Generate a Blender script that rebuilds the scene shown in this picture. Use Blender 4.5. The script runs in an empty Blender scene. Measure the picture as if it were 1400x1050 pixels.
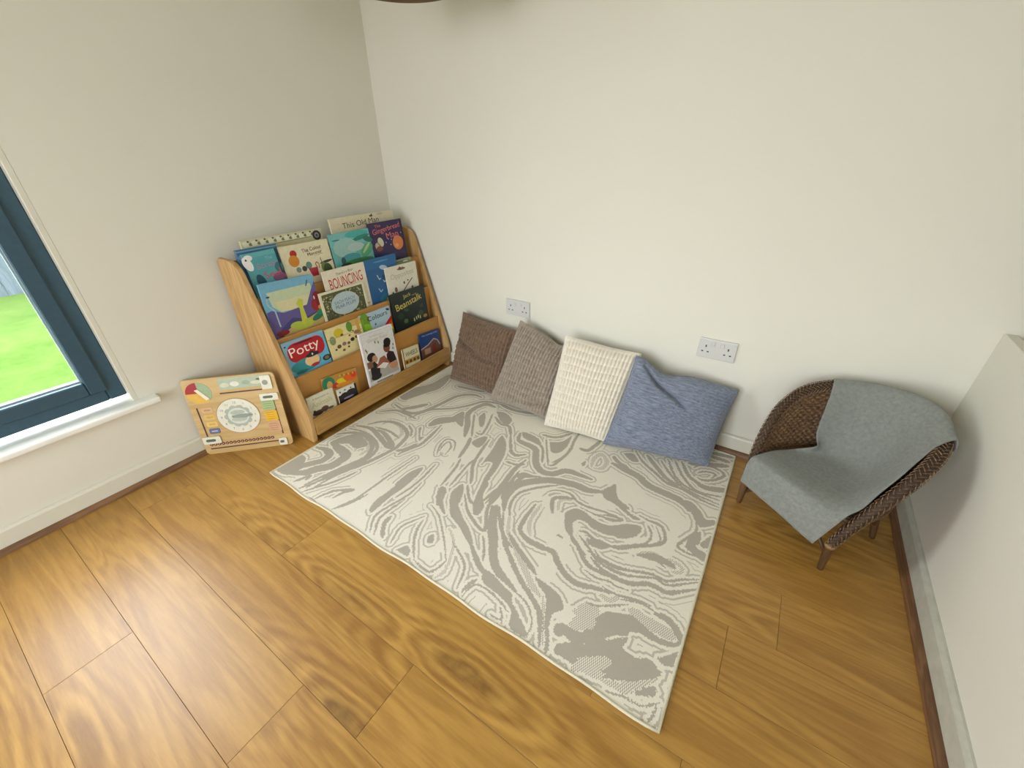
import bpy, bmesh, math, random
from mathutils import Vector, Matrix, noise as mnoise
random.seed(7)
S = bpy.context.scene
COL = S.collection

# ------------------------------------------------------------------ camera
cam_d = bpy.data.cameras.new('camera'); cam = bpy.data.objects.new('camera', cam_d); COL.objects.link(cam)
cam_d.sensor_width = 36.0; cam_d.sensor_fit = 'HORIZONTAL'; cam_d.lens = 559.75 / 1400 * 36; cam_d.clip_start = 0.02; cam_d.clip_end = 200
yaw, pitch, roll = -0.5866, 0.5206, -0.0116
cd = Vector((math.sin(yaw)*math.cos(pitch), math.cos(yaw)*math.cos(pitch), -math.sin(pitch)))
cr = Vector((math.cos(yaw), -math.sin(yaw), 0)); cu = cr.cross(cd)
cr2 = cr*math.cos(roll) + cu*math.sin(roll); cu2 = -cr*math.sin(roll) + cu*math.cos(roll)
M = Matrix.Identity(4)
for i in range(3):
    M[i][0] = cr2[i]; M[i][1] = cu2[i]; M[i][2] = -cd[i]
M.translation = Vector((2.0225, -1.7711, 1.2043))
cam.matrix_world = M
S.camera = cam

# ------------------------------------------------------------------ sky, exposure
world = bpy.data.worlds.new('overcast_sky'); S.world = world; world.use_nodes = True
bg = world.node_tree.nodes['Background']; bg.inputs[0].default_value = (0.91, 0.965, 1.03, 1); bg.inputs[1].default_value = 8.8
S.view_settings.view_transform = 'Standard'; S.view_settings.look = 'None'; S.view_settings.gamma = 1
S.view_settings.use_curve_mapping = False; S.view_settings.exposure = 0.5

# dimensions of the place
W = 2.63; CEIL = 2.4; FRONT = -3.6; FAR = 3.6
WY0, WY1, WZ0, WZ1 = -2.25, -1.432, 0.350, 2.15        # window opening in the left wall

def portal(name, loc, rot, sx, sy):                     # sampling aid at a window opening, gives off no light of its own
    l = bpy.data.lights.new(name, 'AREA'); l.shape = 'RECTANGLE'; l.size = sx; l.size_y = sy; l.cycles.is_portal = True
    o = bpy.data.objects.new(name, l); COL.objects.link(o); o.location = loc; o.rotation_euler = rot
DX0, DX1, DZ0, DZ1 = .60, 2.05, .12, 2.12               # added unseen glazed door behind the viewer, lets in more daylight
portal('window_portal', (-0.12, (WY0+WY1)/2, (WZ0+WZ1)/2), (0, -math.pi/2, 0), WZ1-WZ0, WY1-WY0)
HY0, HY1, HZ0, HZ1 = -2.7, -1.95, 1.2, 2.0              # added unseen window in the far wall, brightens the left wall
portal('added_window_portal', (FAR+.12, (HY0+HY1)/2, (HZ0+HZ1)/2), (0, math.pi/2, 0), HZ1-HZ0, HY1-HY0)
portal('added_door_portal', ((DX0+DX1)/2, FRONT-.12, (DZ0+DZ1)/2), (math.pi/2, 0, 0), DX1-DX0, DZ1-DZ0)

# ------------------------------------------------------------------ colour and material helpers
def lin(c):
    if isinstance(c, str):
        c = [int(c[i:i+2], 16)/255 for i in (0, 2, 4)]
    return tuple((x/12.92 if x <= .04045 else ((x+.055)/1.055)**2.4) for x in c)
MATS = {}
def nt(name):
    m = bpy.data.materials.new(name); m.use_nodes = True
    t = m.node_tree; b = t.nodes['Principled BSDF']; return m, t, b
def N(t, kind, **kw):
    n = t.nodes.new(kind)
    for k, v in kw.items():
        if k.startswith('i_'):
            key = k[2:]; key = int(key) if key.isdigit() else key.replace('_', ' ')
            n.inputs[key].default_value = v
        else: setattr(n, k, v)
    return n
def L(t, a, b): t.links.new(a, b)
def math_n(t, op, a, b=None, c=None):
    n = t.nodes.new('ShaderNodeMath'); n.operation = op
    for i, v in enumerate((a, b, c)):
        if v is None: continue
        if isinstance(v, (int, float)): n.inputs[i].default_value = v
        else: L(t, v, n.inputs[i])
    return n.outputs[0]
def ramp(t, fac, stops, interp='LINEAR'):
    n = t.nodes.new('ShaderNodeValToRGB'); cr_ = n.color_ramp; cr_.interpolation = interp
    while len(cr_.elements) < len(stops): cr_.elements.new(0.5)
    for e, (p, c) in zip(cr_.elements, stops):
        e.position = p; e.color = (*c, 1)
    L(t, fac, n.inputs[0]); return n.outputs[0]
def bump(t, b, h, strength=.3, dist=.002):
    n = t.nodes.new('ShaderNodeBump'); n.inputs['Strength'].default_value = strength; n.inputs['Distance'].default_value = dist
    L(t, h, n.inputs['Height']); L(t, n.outputs[0], b.inputs['Normal'])
def plain(c, rough=.5, name=None, var=.06, scale=40, bumps=0, spec=.5):
    key = (str(c), rough, var, scale, bumps, spec)
    if key in MATS: return MATS[key]
    m, t, b = nt(name or 'print_colour'); col = lin(c)
    tc = N(t, 'ShaderNodeTexCoord'); no = N(t, 'ShaderNodeTexNoise', i_Scale=scale, i_Detail=3.0); L(t, tc.outputs['Object'], no.inputs['Vector'])
    o = ramp(t, no.outputs[0], [(.3, [x*(1-var) for x in col]), (.7, [min(1, x*(1+var)) for x in col])]); L(t, o, b.inputs['Base Color'])
    b.inputs['Roughness'].default_value = rough; b.inputs['Specular IOR Level'].default_value = spec
    if bumps: bump(t, b, no.outputs[0], bumps, .001)
    MATS[key] = m; return m
def wood(name, c0, c1, axis='X', rough=.45, scale=1.0, stretch=14, seed_by_object=True, knots=False, spec=.5, cl=None, tone=.1, bigamp=.9, ringamp=.16):
    m, t, b = nt(name); tc = N(t, 'ShaderNodeTexCoord'); oi = N(t, 'ShaderNodeObjectInfo')
    mp = N(t, 'ShaderNodeMapping'); s = [stretch*scale]*3; s['XYZ'.index(axis)] = scale
    mp.inputs['Scale'].default_value = s
    cb = N(t, 'ShaderNodeCombineXYZ'); sx = math_n(t, 'MULTIPLY', oi.outputs['Random'], 37.0)
    for i in range(3): L(t, sx, cb.inputs[i])
    va = N(t, 'ShaderNodeVectorMath', operation='ADD'); L(t, tc.outputs['Object'], va.inputs[0]); L(t, cb.outputs[0], va.inputs[1])
    L(t, va.outputs[0], mp.inputs['Vector'])
    big = N(t, 'ShaderNodeTexNoise', i_Scale=.9, i_Detail=3.0, i_Roughness=.55, i_Distortion=.5); L(t, mp.outputs[0], big.inputs['Vector'])
    fine = N(t, 'ShaderNodeTexNoise', i_Scale=16.0, i_Detail=5.0, i_Roughness=.7); L(t, mp.outputs[0], fine.inputs['Vector'])
    rings = math_n(t, 'SINE', math_n(t, 'MULTIPLY', big.outputs[0], 46.0))
    rings = math_n(t, 'MULTIPLY', rings, ringamp)
    f = math_n(t, 'ADD', math_n(t, 'ADD', math_n(t, 'MULTIPLY', big.outputs[0], bigamp), .5*(.9-bigamp)), rings)
    f = math_n(t, 'ADD', f, math_n(t, 'MULTIPLY', math_n(t, 'SUBTRACT', fine.outputs[0], .5), .5))
    f = math_n(t, 'ADD', f, math_n(t, 'MULTIPLY', math_n(t, 'SUBTRACT', oi.outputs['Random'], .5), tone))
    if knots:
        kv = N(t, 'ShaderNodeMapping'); ks = [5.5]*3; ks['XYZ'.index(axis)] = 1.25; kv.inputs['Scale'].default_value = ks; L(t, va.outputs[0], kv.inputs['Vector'])
        dn = N(t, 'ShaderNodeTexNoise', i_Scale=2.6, i_Detail=4.0); L(t, kv.outputs[0], dn.inputs['Vector'])
        mixv = N(t, 'ShaderNodeMixRGB', i_Fac=.22); L(t, kv.outputs[0], mixv.inputs[1]); L(t, dn.outputs[1], mixv.inputs[2])
        vo = N(t, 'ShaderNodeTexVoronoi', i_Scale=1.0); L(t, mixv.outputs[0], vo.inputs['Vector'])
        fig = math_n(t, 'MULTIPLY', math_n(t, 'SINE', math_n(t, 'MULTIPLY', vo.outputs['Distance'], 62.0)), math_n(t, 'MULTIPLY', math_n(t, 'MAXIMUM', math_n(t, 'SUBTRACT', .62, vo.outputs['Distance']), 0.0), .42))
        f = math_n(t, 'ADD', f, fig)
    a, c_ = lin(c0), lin(c1); mid = [(x+y)/2 for x, y in zip(a, c_)]
    o = ramp(t, f, [(.15, a), (.5, mid), (.85, c_)])
    if knots:
        kr = ramp(t, vo.outputs['Distance'], [(.03, (.85, .85, .85)), (.10, (.4, .4, .4)), (.22, (0, 0, 0))])
        kn = N(t, 'ShaderNodeTexNoise', i_Scale=30.0, i_Detail=3.0); L(t, tc.outputs['Object'], kn.inputs['Vector'])
        kf = math_n(t, 'MULTIPLY', kr, math_n(t, 'ADD', math_n(t, 'MULTIPLY', kn.outputs[0], 1.1), .05))
        mx = N(t, 'ShaderNodeMixRGB'); L(t, kf, mx.inputs[0]); L(t, o, mx.inputs[1]); mx.inputs[2].default_value = (*lin(cl or '5a3a18'), 1); o = mx.outputs[0]
    L(t, o, b.inputs['Base Color']); b.inputs['Roughness'].default_value = rough; b.inputs['Specular IOR Level'].default_value = spec
    bump(t, b, fine.outputs[0], .12, .0006)
    return m

# ------------------------------------------------------------------ mesh helpers
def put(name, bm, mats, parent=None, smooth=False, mw=None):
    me = bpy.data.meshes.new(name); bmesh.ops.recalc_face_normals(bm, faces=bm.faces) if bm.faces else None
    bm.to_mesh(me); bm.free()
    if not isinstance(mats, (list, tuple)): mats = [mats]
    for m in mats: me.materials.append(m)
    if smooth:
        for p in me.polygons: p.use_smooth = True
    o = bpy.data.objects.new(name, me); COL.objects.link(o)
    if parent is not None: o.parent = parent
    if mw is not None: o.matrix_local = mw
    return o
def tag(o, label, cat, group=None, kind=None):
    if label: o['label'] = label
    if cat: o['category'] = cat
    if group: o['group'] = group
    if kind: o['kind'] = kind
    return o
def struct(o, label, cat='wall'):
    o['kind'] = 'structure'; o['label'] = label; o['category'] = cat; return o
def empty(name, loc=(0, 0, 0), mw=None):
    o = bpy.data.objects.new(name, None); o.empty_display_size = .05; COL.objects.link(o)
    if mw is not None: o.matrix_world = mw
    else: o.location = loc
    return o
def box(bm, x0, x1, y0, y1, z0, z1, bev=0, seg=2, mi=0):
    r = bmesh.ops.create_cube(bm, size=1); v = r['verts']
    bmesh.ops.scale(bm, vec=(x1-x0, y1-y0, z1-z0), verts=v); bmesh.ops.translate(bm, vec=((x0+x1)/2, (y0+y1)/2, (z0+z1)/2), verts=v)
    fs = list({f for q in v for f in q.link_faces})
    for f in fs: f.material_index = mi
    if bev:
        es = list({e for q in v for e in q.link_edges}); bmesh.ops.bevel(bm, geom=es, offset=bev, segments=seg, affect='EDGES', profile=.6)
    return bm
def prism(bm, pts, d0, d1, fn, mi=0):
    """pts 2-D outline; fn(p, d) -> 3-D"""
    a = [bm.verts.new(fn(p, d0)) for p in pts]; b = [bm.verts.new(fn(p, d1)) for p in pts]; n = len(pts)
    fs = [bm.faces.new(a), bm.faces.new(b[::-1])]
    for i in range(n): fs.append(bm.faces.new((a[i], b[i], b[(i+1) % n], a[(i+1) % n])))
    for f in fs: f.material_index = mi
    return fs
def tube(bm, pts, rad, seg=8, cap=True, mi=0, closed=False):
    pts = [Vector(p) for p in pts]; rings = []; n = len(pts)
    rads = rad if isinstance(rad, (list, tuple)) else [rad]*n
    up = Vector((0, 0, 1)); prev = None
    for i, p in enumerate(pts):
        if closed: tg = pts[(i+1) % n] - pts[i-1]
        else: tg = pts[min(i+1, n-1)] - pts[max(i-1, 0)]
        tg.normalize()
        s = prev - tg*prev.dot(tg) if prev is not None else tg.cross(up if abs(tg.z) < .95 else Vector((1, 0, 0)))
        s.normalize(); prev = s; q = tg.cross(s)
        rings.append([bm.verts.new(p + (s*math.cos(2*math.pi*k/seg) + q*math.sin(2*math.pi*k/seg))*rads[i]) for k in range(seg)])
    m = n if closed else n-1
    for i in range(m):
        a, b = rings[i], rings[(i+1) % n]
        for k in range(seg):
            f = bm.faces.new((a[k], a[(k+1) % seg], b[(k+1) % seg], b[k])); f.material_index = mi
    if cap and not closed:
        bm.faces.new(rings[0][::-1]).material_index = mi; bm.faces.new(rings[-1]).material_index = mi
def lathe(bm, prof, c=(0, 0, 0), seg=32, mi=0, close_ends=True):
    rings = [[bm.verts.new((c[0]+r*math.cos(2*math.pi*k/seg), c[1]+r*math.sin(2*math.pi*k/seg), c[2]+z)) for k in range(seg)] for r, z in prof]
    for a, b in zip(rings, rings[1:]):
        for k in range(seg): bm.faces.new((a[k], a[(k+1) % seg], b[(k+1) % seg], b[k])).material_index = mi
    if close_ends:
        bm.faces.new(rings[0][::-1]).material_index = mi; bm.faces.new(rings[-1]).material_index = mi
def rrect(w, h, r, n=4, cx=0, cy=0):
    out = []
    for sx, sy, a0 in ((1, 1, 0), (-1, 1, 90), (-1, -1, 180), (1, -1, 270)):
        for k in range(n+1):
            a = math.radians(a0 + 90*k/n); out.append((cx+sx*(w/2-r)+r*math.cos(a), cy+sy*(h/2-r)+r*math.sin(a)))
    return out
def catmull(P, n):
    """sample n+1 points along control list"""
    out = []; m = len(P)-1
    for i in range(n+1):
        u = i/n*m; k = min(int(u), m-1); f = u-k
        p0, p1, p2, p3 = P[max(k-1, 0)], P[k], P[k+1], P[min(k+2, m)]
        out.append(tuple(.5*(2*b + (c-a)*f + (2*a-5*b+4*c-d)*f*f + (3*b-a-3*c+d)*f**3) for a, b, c, d in zip(p0, p1, p2, p3)))
    return out
def text_mesh(body, w=None, h=None):
    """flat lettering mesh data, fitted to w x h, origin at its centre"""
    c = bpy.data.curves.new('lettering', 'FONT'); c.body = body; c.size = 1; c.align_x = 'CENTER'; c.align_y = 'CENTER'; c.resolution_u = 3
    o = bpy.data.objects.new('lettering_tmp', c); COL.objects.link(o)
    bpy.context.view_layer.update(); dg = bpy.context.evaluated_depsgraph_get()
    me = bpy.data.meshes.new_from_object(o.evaluated_get(dg)); bpy.data.objects.remove(o); bpy.data.curves.remove(c)
    xs = [v.co.x for v in me.vertices]; ys = [v.co.y for v in me.vertices]
    x0, x1, y0, y1 = min(xs), max(xs), min(ys), max(ys)
    sx = w/(x1-x0) if w else None; sy = h/(y1-y0) if h else None
    sx = sx or sy; sy = sy or sx
    for v in me.vertices: v.co = ((v.co.x-(x0+x1)/2)*sx, (v.co.y-(y0+y1)/2)*sy, 0)
    return me

# ------------------------------------------------------------------ surfaces
def wall_mat():
    m, t, b = nt('cream_wall_paint'); tc = N(t, 'ShaderNodeTexCoord')
    no = N(t, 'ShaderNodeTexNoise', i_Scale=1.3, i_Detail=4.0); L(t, tc.outputs['Object'], no.inputs['Vector'])
    o = ramp(t, no.outputs[0], [(.3, (.71, .685, .585)), (.7, (.73, .705, .605))]); L(t, o, b.inputs['Base Color'])
    f = N(t, 'ShaderNodeTexNoise', i_Scale=160.0, i_Detail=3.0); L(t, tc.outputs['Object'], f.inputs['Vector'])
    bump(t, b, f.outputs[0], .08, .001); b.inputs['Roughness'].default_value = .75; b.inputs['Specular IOR Level'].default_value = .25
    return m
WALL = wall_mat()
WHITE = plain('d9d5c4', .4, 'white_gloss_paint', .02, 12)
OAK = wood('oak_laminate', '8e6329', 'bf9348', 'X', .36, 1.0, 13, knots=True, cl='4a2f16', tone=.10, bigamp=.45, ringamp=.10)
BEAD = wood('oak_beading', '5e3f26', '8a6443', 'X', .5, 2, 10)
BEADY = wood('oak_beading_along', '5e3f26', '8a6443', 'Y', .5, 2, 10)

# floor: a slab with single laminate planks lying on it
bm = bmesh.new(); box(bm, 0, FAR, FRONT, 0, -.10, -.008); floor = put('floor', bm, plain('2e1f0f', .8, 'floor_gap'))
struct(floor, 'golden oak laminate floor of wide planks', 'floor')
PW = .1908; LEN = 1.285
joints = {0: .722, 1: 1.265, 2: 1.471, 3: .840, 4: 1.90, 5: 2.163, 6: 1.0, 7: .55, 8: 1.7}
y = -1.437 - 3*PW
r0 = round((FRONT - y)/PW) - 1
for ri in range(r0, 14):
    a, b_ = y + ri*PW, y + (ri+1)*PW
    a, b_ = max(a, FRONT), min(b_, 0)
    if b_ - a < .01: continue
    j = joints.get(ri, random.random()*LEN); x = j - LEN*math.ceil(j/LEN)
    while x < FAR:
        xa, xb = max(x, 0), min(x+LEN, FAR); x += LEN
        if xb - xa < .02: continue
        bm = bmesh.new(); g = .00045
        box(bm, (xa-xb)/2+g, (xb-xa)/2-g, (a-b_)/2+g, (b_-a)/2-g, -.008, 0, .0003, 1)
        o = put('plank', bm, OAK, floor); o.location = ((xa+xb)/2, (a+b_)/2, 0)

def wallbox(name, label, parts):
    bm = bmesh.new()
    for p in parts: box(bm, *p)
    return struct(put(name, bm, WALL), label)
T = .28
wallbox('wall_left', 'cream wall with the window, behind the bookcase', [(-T, 0, WY1, T, -.1, CEIL), (-T, 0, FRONT-T, WY0, -.1, CEIL), (-T, 0, WY0, WY1, -.1, WZ0-.025), (-T, 0, WY0, WY1, WZ1, CEIL)])
wallbox('wall_back', 'cream wall with two sockets, behind the cushions', [(0, FAR, 0, T, -.1, CEIL)])
wallbox('wall_front', 'cream wall behind the viewer', [(0, DX0, FRONT-T, FRONT, -.1, CEIL), (DX1, FAR, FRONT-T, FRONT, -.1, CEIL), (DX0, DX1, FRONT-T, FRONT, -.1, DZ0), (DX0, DX1, FRONT-T, FRONT, DZ1, CEIL)])
wallbox('wall_far_right', 'cream wall beyond the low partition', [(FAR, FAR+T, FRONT-T, HY0, -.1, CEIL), (FAR, FAR+T, HY1, T, -.1, CEIL), (FAR, FAR+T, HY0, HY1, -.1, HZ0), (FAR, FAR+T, HY0, HY1, HZ1, CEIL)])
bm = bmesh.new(); box(bm, W, W+.03, -3.59, 0, 0, .708, .002, 1)
struct(put('wall_right', bm, WALL), 'low white partition wall beside the wicker chair')
bm = bmesh.new(); box(bm, -T, FAR+T, FRONT-T, T, CEIL, CEIL+.1); struct(put('ceiling', bm, plain('e9e6dc', .8, 'ceiling_paint', .01)), 'white ceiling', 'ceiling')

def skirting(name, label, p0, p1, inward, h=.088, z0=.0, m=None):
    """board along p0-p1, inward = unit normal into the room"""
    bm = bmesh.new(); p0, p1, n = Vector(p0), Vector(p1), Vector(inward)
    prof = [(0, z0), (.015, z0), (.015, h-.010), (.012, h-.003), (.006, h), (0, h)]
    a = [bm.verts.new(p0 + n*q[0] + Vector((0, 0, q[1]))) for q in prof]; b = [bm.verts.new(p1 + n*q[0] + Vector((0, 0, q[1]))) for q in prof]
    bm.faces.new(a); bm.faces.new(b[::-1])
    for i in range(len(prof)): bm.faces.new((a[i], b[i], b[(i+1) % len(prof)], a[(i+1) % len(prof)]))
    return struct(put(name, bm, m or WHITE), label, 'skirting board')
def bead(name, label, p0, p1, inward, m, r=.02):
    bm = bmesh.new(); p0, p1, n = Vector(p0), Vector(p1), Vector(inward)
    prof = [(.015, 0)] + [(.015 + r*math.cos(a*math.pi/10)*.9, r*math.sin(a*math.pi/10)) for a in range(0, 6)]
    a = [bm.verts.new(p0 + n*q[0] + Vector((0, 0, q[1]))) for q in prof]; b = [bm.verts.new(p1 + n*q[0] + Vector((0, 0, q[1]))) for q in prof]
    bm.faces.new(a); bm.faces.new(b[::-1])
    for i in range(len(prof)): bm.faces.new((a[i], b[i], b[(i+1) % len(prof)], a[(i+1) % len(prof)]))
    return struct(put(name, bm, m), label, 'floor trim')
skirting('baseboard_left', 'white skirting board under the window', (0, FRONT, 0), (0, 0, 0), (1, 0, 0))
skirting('baseboard_back', 'white skirting board behind the cushions', (0, 0, 0), (W, 0, 0), (0, -1, 0))
skirting('baseboard_right', 'greyish skirting board along the low partition', (W, -3.59, 0), (W, 0, 0), (-1, 0, 0), m=plain('bab9aa', .55, 'grey_white_paint', .08, 30))  # greyer base colour than the other skirting boards, faintly mottled
bead('trim_1', 'brown wooden floor beading under the window wall', (0, FRONT, 0), (0, 0, 0), (1, 0, 0), BEADY)
bead('trim_2', 'brown wooden floor beading along the wall behind the cushions', (0, 0, 0), (W, 0, 0), (0, -1, 0), BEAD)
bead('trim_3', 'brown wooden floor beading along the low partition', (W, -3.59, 0), (W, 0, 0), (-1, 0, 0), BEADY)

# ------------------------------------------------------------------ window
FR = plain('33505f', .38, 'blue_grey_window_frame', .08, 60, .05)
win = empty('window_1', (-.05, (WY0+WY1)/2, WZ0)); struct(win, 'dark blue-grey framed window over a white sill', 'window')
def wpart(name, bm, m, smooth=False):
    o = put(name, bm, m, win, smooth); o.matrix_parent_inverse = Matrix.Translation((-win.location)); return o
def ring(bm, y0, y1, z0, z1, wdt, x0, x1, bev=.004):
    box(bm, x0, x1, y0, y0+wdt, z0, z1, bev, 1); box(bm, x0, x1, y1-wdt, y1, z0, z1, bev, 1)
    box(bm, x0, x1, y0+wdt, y1-wdt, z0, z0+wdt, bev, 1); box(bm, x0, x1, y0+wdt, y1-wdt, z1-wdt, z1, bev, 1)
fy0, fy1, fz0, fz1 = WY0+.017, WY1-.017, WZ0+.022, WZ1-.005
bm = bmesh.new(); ring(bm, fy0, fy1, fz0, fz1, .052, -.10, -.036); wpart('window_frame', bm, FR)
bm = bmesh.new(); ring(bm, fy0+.045, fy1-.045, fz0+.045, fz1-.045, .052, -.092, -.026); wpart('window_sash', bm, FR)
gm, gt, gb = nt('window_glass'); gt.nodes.remove(gb)
tr = N(gt, 'ShaderNodeBsdfTransparent'); gl = N(gt, 'ShaderNodeBsdfGlossy', i_Roughness=.02); mx = N(gt, 'ShaderNodeMixShader', i_Fac=.04)
L(gt, tr.outputs[0], mx.inputs[1]); L(gt, gl.outputs[0], mx.inputs[2]); L(gt, mx.outputs[0], gt.nodes['Material Output'].inputs[0])
bm = bmesh.new(); box(bm, -.066, -.060, fy0+.09, fy1-.09, fz0+.09, fz1-.09); wpart('pane', bm, gm)
bm = bmesh.new(); ring(bm, fy0+.092, fy1-.092, fz0+.092, fz1-.092, .010, -.060, -.050, .001); wpart('glazing_gasket', bm, plain('9aa7a8', .5, 'pale_gasket'))
bm = bmesh.new(); box(bm, -.12, .045, WY0-.06, WY1+.058, WZ0-.025, WZ0, .009, 4); wpart('window_sill', bm, plain('eeeee6', .22, 'glossy_white_sill', .01), True)
bm = bmesh.new()
box(bm, -.10, -.0005, WY1-.017, WY1+.0005, WZ0, WZ1, .002, 1); wpart('reveal_trim', bm, WHITE)

door = empty('added_doors', ((DX0+DX1)/2, FRONT-.1, DZ0)); struct(door, 'added unseen glazed doors behind the viewer, letting in extra daylight', 'window')  # doors made up to light the room from the front
def dpart(name, bm, m):
    o = put(name, bm, m, door); o.matrix_parent_inverse = Matrix.Translation(-door.location); return o
bm = bmesh.new()
for x0, x1, z0, z1 in ((DX0, DX0+.07, DZ0, DZ1), (DX1-.07, DX1, DZ0, DZ1), ((DX0+DX1)/2-.05, (DX0+DX1)/2+.05, DZ0, DZ1), (DX0, DX1, DZ0, DZ0+.08), (DX0, DX1, DZ1-.07, DZ1)): box(bm, x0, x1, FRONT-.13, FRONT-.07, z0, z1)
dpart('window_frame', bm, FR)
for x0, x1 in ((DX0+.07, (DX0+DX1)/2-.05), ((DX0+DX1)/2+.05, DX1-.07)):
    bm = bmesh.new(); box(bm, x0, x1, FRONT-.103, FRONT-.097, DZ0+.08, DZ1-.07); dpart('pane', bm, gm)

high = empty('added_high_window', (FAR+.1, (HY0+HY1)/2, HZ0)); struct(high, 'added unseen high window beyond the low partition, brightening the left wall', 'window')  # invented opening that lifts the light on the left wall
bm = bmesh.new()
for y0, y1, z0, z1 in ((HY0, HY0+.05, HZ0, HZ1), (HY1-.05, HY1, HZ0, HZ1), (HY0, HY1, HZ0, HZ0+.05), (HY0, HY1, HZ1-.05, HZ1)): box(bm, FAR+.07, FAR+.13, y0, y1, z0, z1)
o = put('window_frame', bm, FR, high); o.matrix_parent_inverse = Matrix.Translation(-high.location)
bm = bmesh.new(); box(bm, FAR+.097, FAR+.103, HY0+.05, HY1-.05, HZ0+.05, HZ1-.05); o = put('pane', bm, gm, high); o.matrix_parent_inverse = Matrix.Translation(-high.location)

# ------------------------------------------------------------------ garden outside
m, t, b = nt('lawn_grass'); tc = N(t, 'ShaderNodeTexCoord'); no = N(t, 'ShaderNodeTexNoise', i_Scale=2.2, i_Detail=8.0, i_Roughness=.75); L(t, tc.outputs['Object'], no.inputs['Vector'])
L(t, ramp(t, no.outputs[0], [(.3, (.040, .088, .016)), (.7, (.085, .130, .034))]), b.inputs['Base Color']); b.inputs['Roughness'].default_value = 1; b.inputs['Specular IOR Level'].default_value = 0
LAWN = m
bm = bmesh.new(); n = 40
vs = [[bm.verts.new((-.29 - 11.7*i/n, -12 + 20*j/n, -.15 + .02*math.sin(i*1.3)*math.cos(j*.9)*(i > 0))) for j in range(n+1)] for i in range(n+1)]
for i in range(n):
    for j in range(n): bm.faces.new((vs[i][j], vs[i+1][j], vs[i+1][j+1], vs[i][j+1]))
bm2 = bmesh.new(); box(bm2, -.29, 14, -12, FRONT-T-.01, -.3, -.15); pat = put('patio', bm2, plain('8d8a84', .9, 'patio_paving')); struct(pat, 'grey paved patio outside the added glazed doors', 'patio')
lawn = put('lawn', bm, LAWN, smooth=True); lawn['kind'] = 'structure'; lawn['label'] = 'bright green lawn outside the window'; lawn['category'] = 'lawn'
FEN = wood('weathered_fence_board', '3a464c', '505c63', 'Z', .8, 1.2, 9)
fence = empty('garden_fence', (-5.0, -1.2, -.15)); tag(fence, 'weathered blue-grey close-board fence at the end of the lawn', 'fence')
bm = bmesh.new(); prism(bm, [(-.062, 0), (.062, 0), (.062, 1.75), (-.062, 1.75)], 0, .018, lambda p, d: (d, p[0], p[1]+.02)); me_b = None
for i in range(-18, 22):
    if me_b is None:
        o = put('board', bm, FEN, fence); me_b = o.data
    else:
        o = bpy.data.objects.new('board', me_b); COL.objects.link(o); o.parent = fence
    o.location = (0.008*(i % 2), i*.118, 0)
for z in (.35, 1.4):
    bm = bmesh.new(); box(bm, -.05, 0, -2.2, 2.55, z, z+.08); put('rail', bm, FEN, fence)

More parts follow.
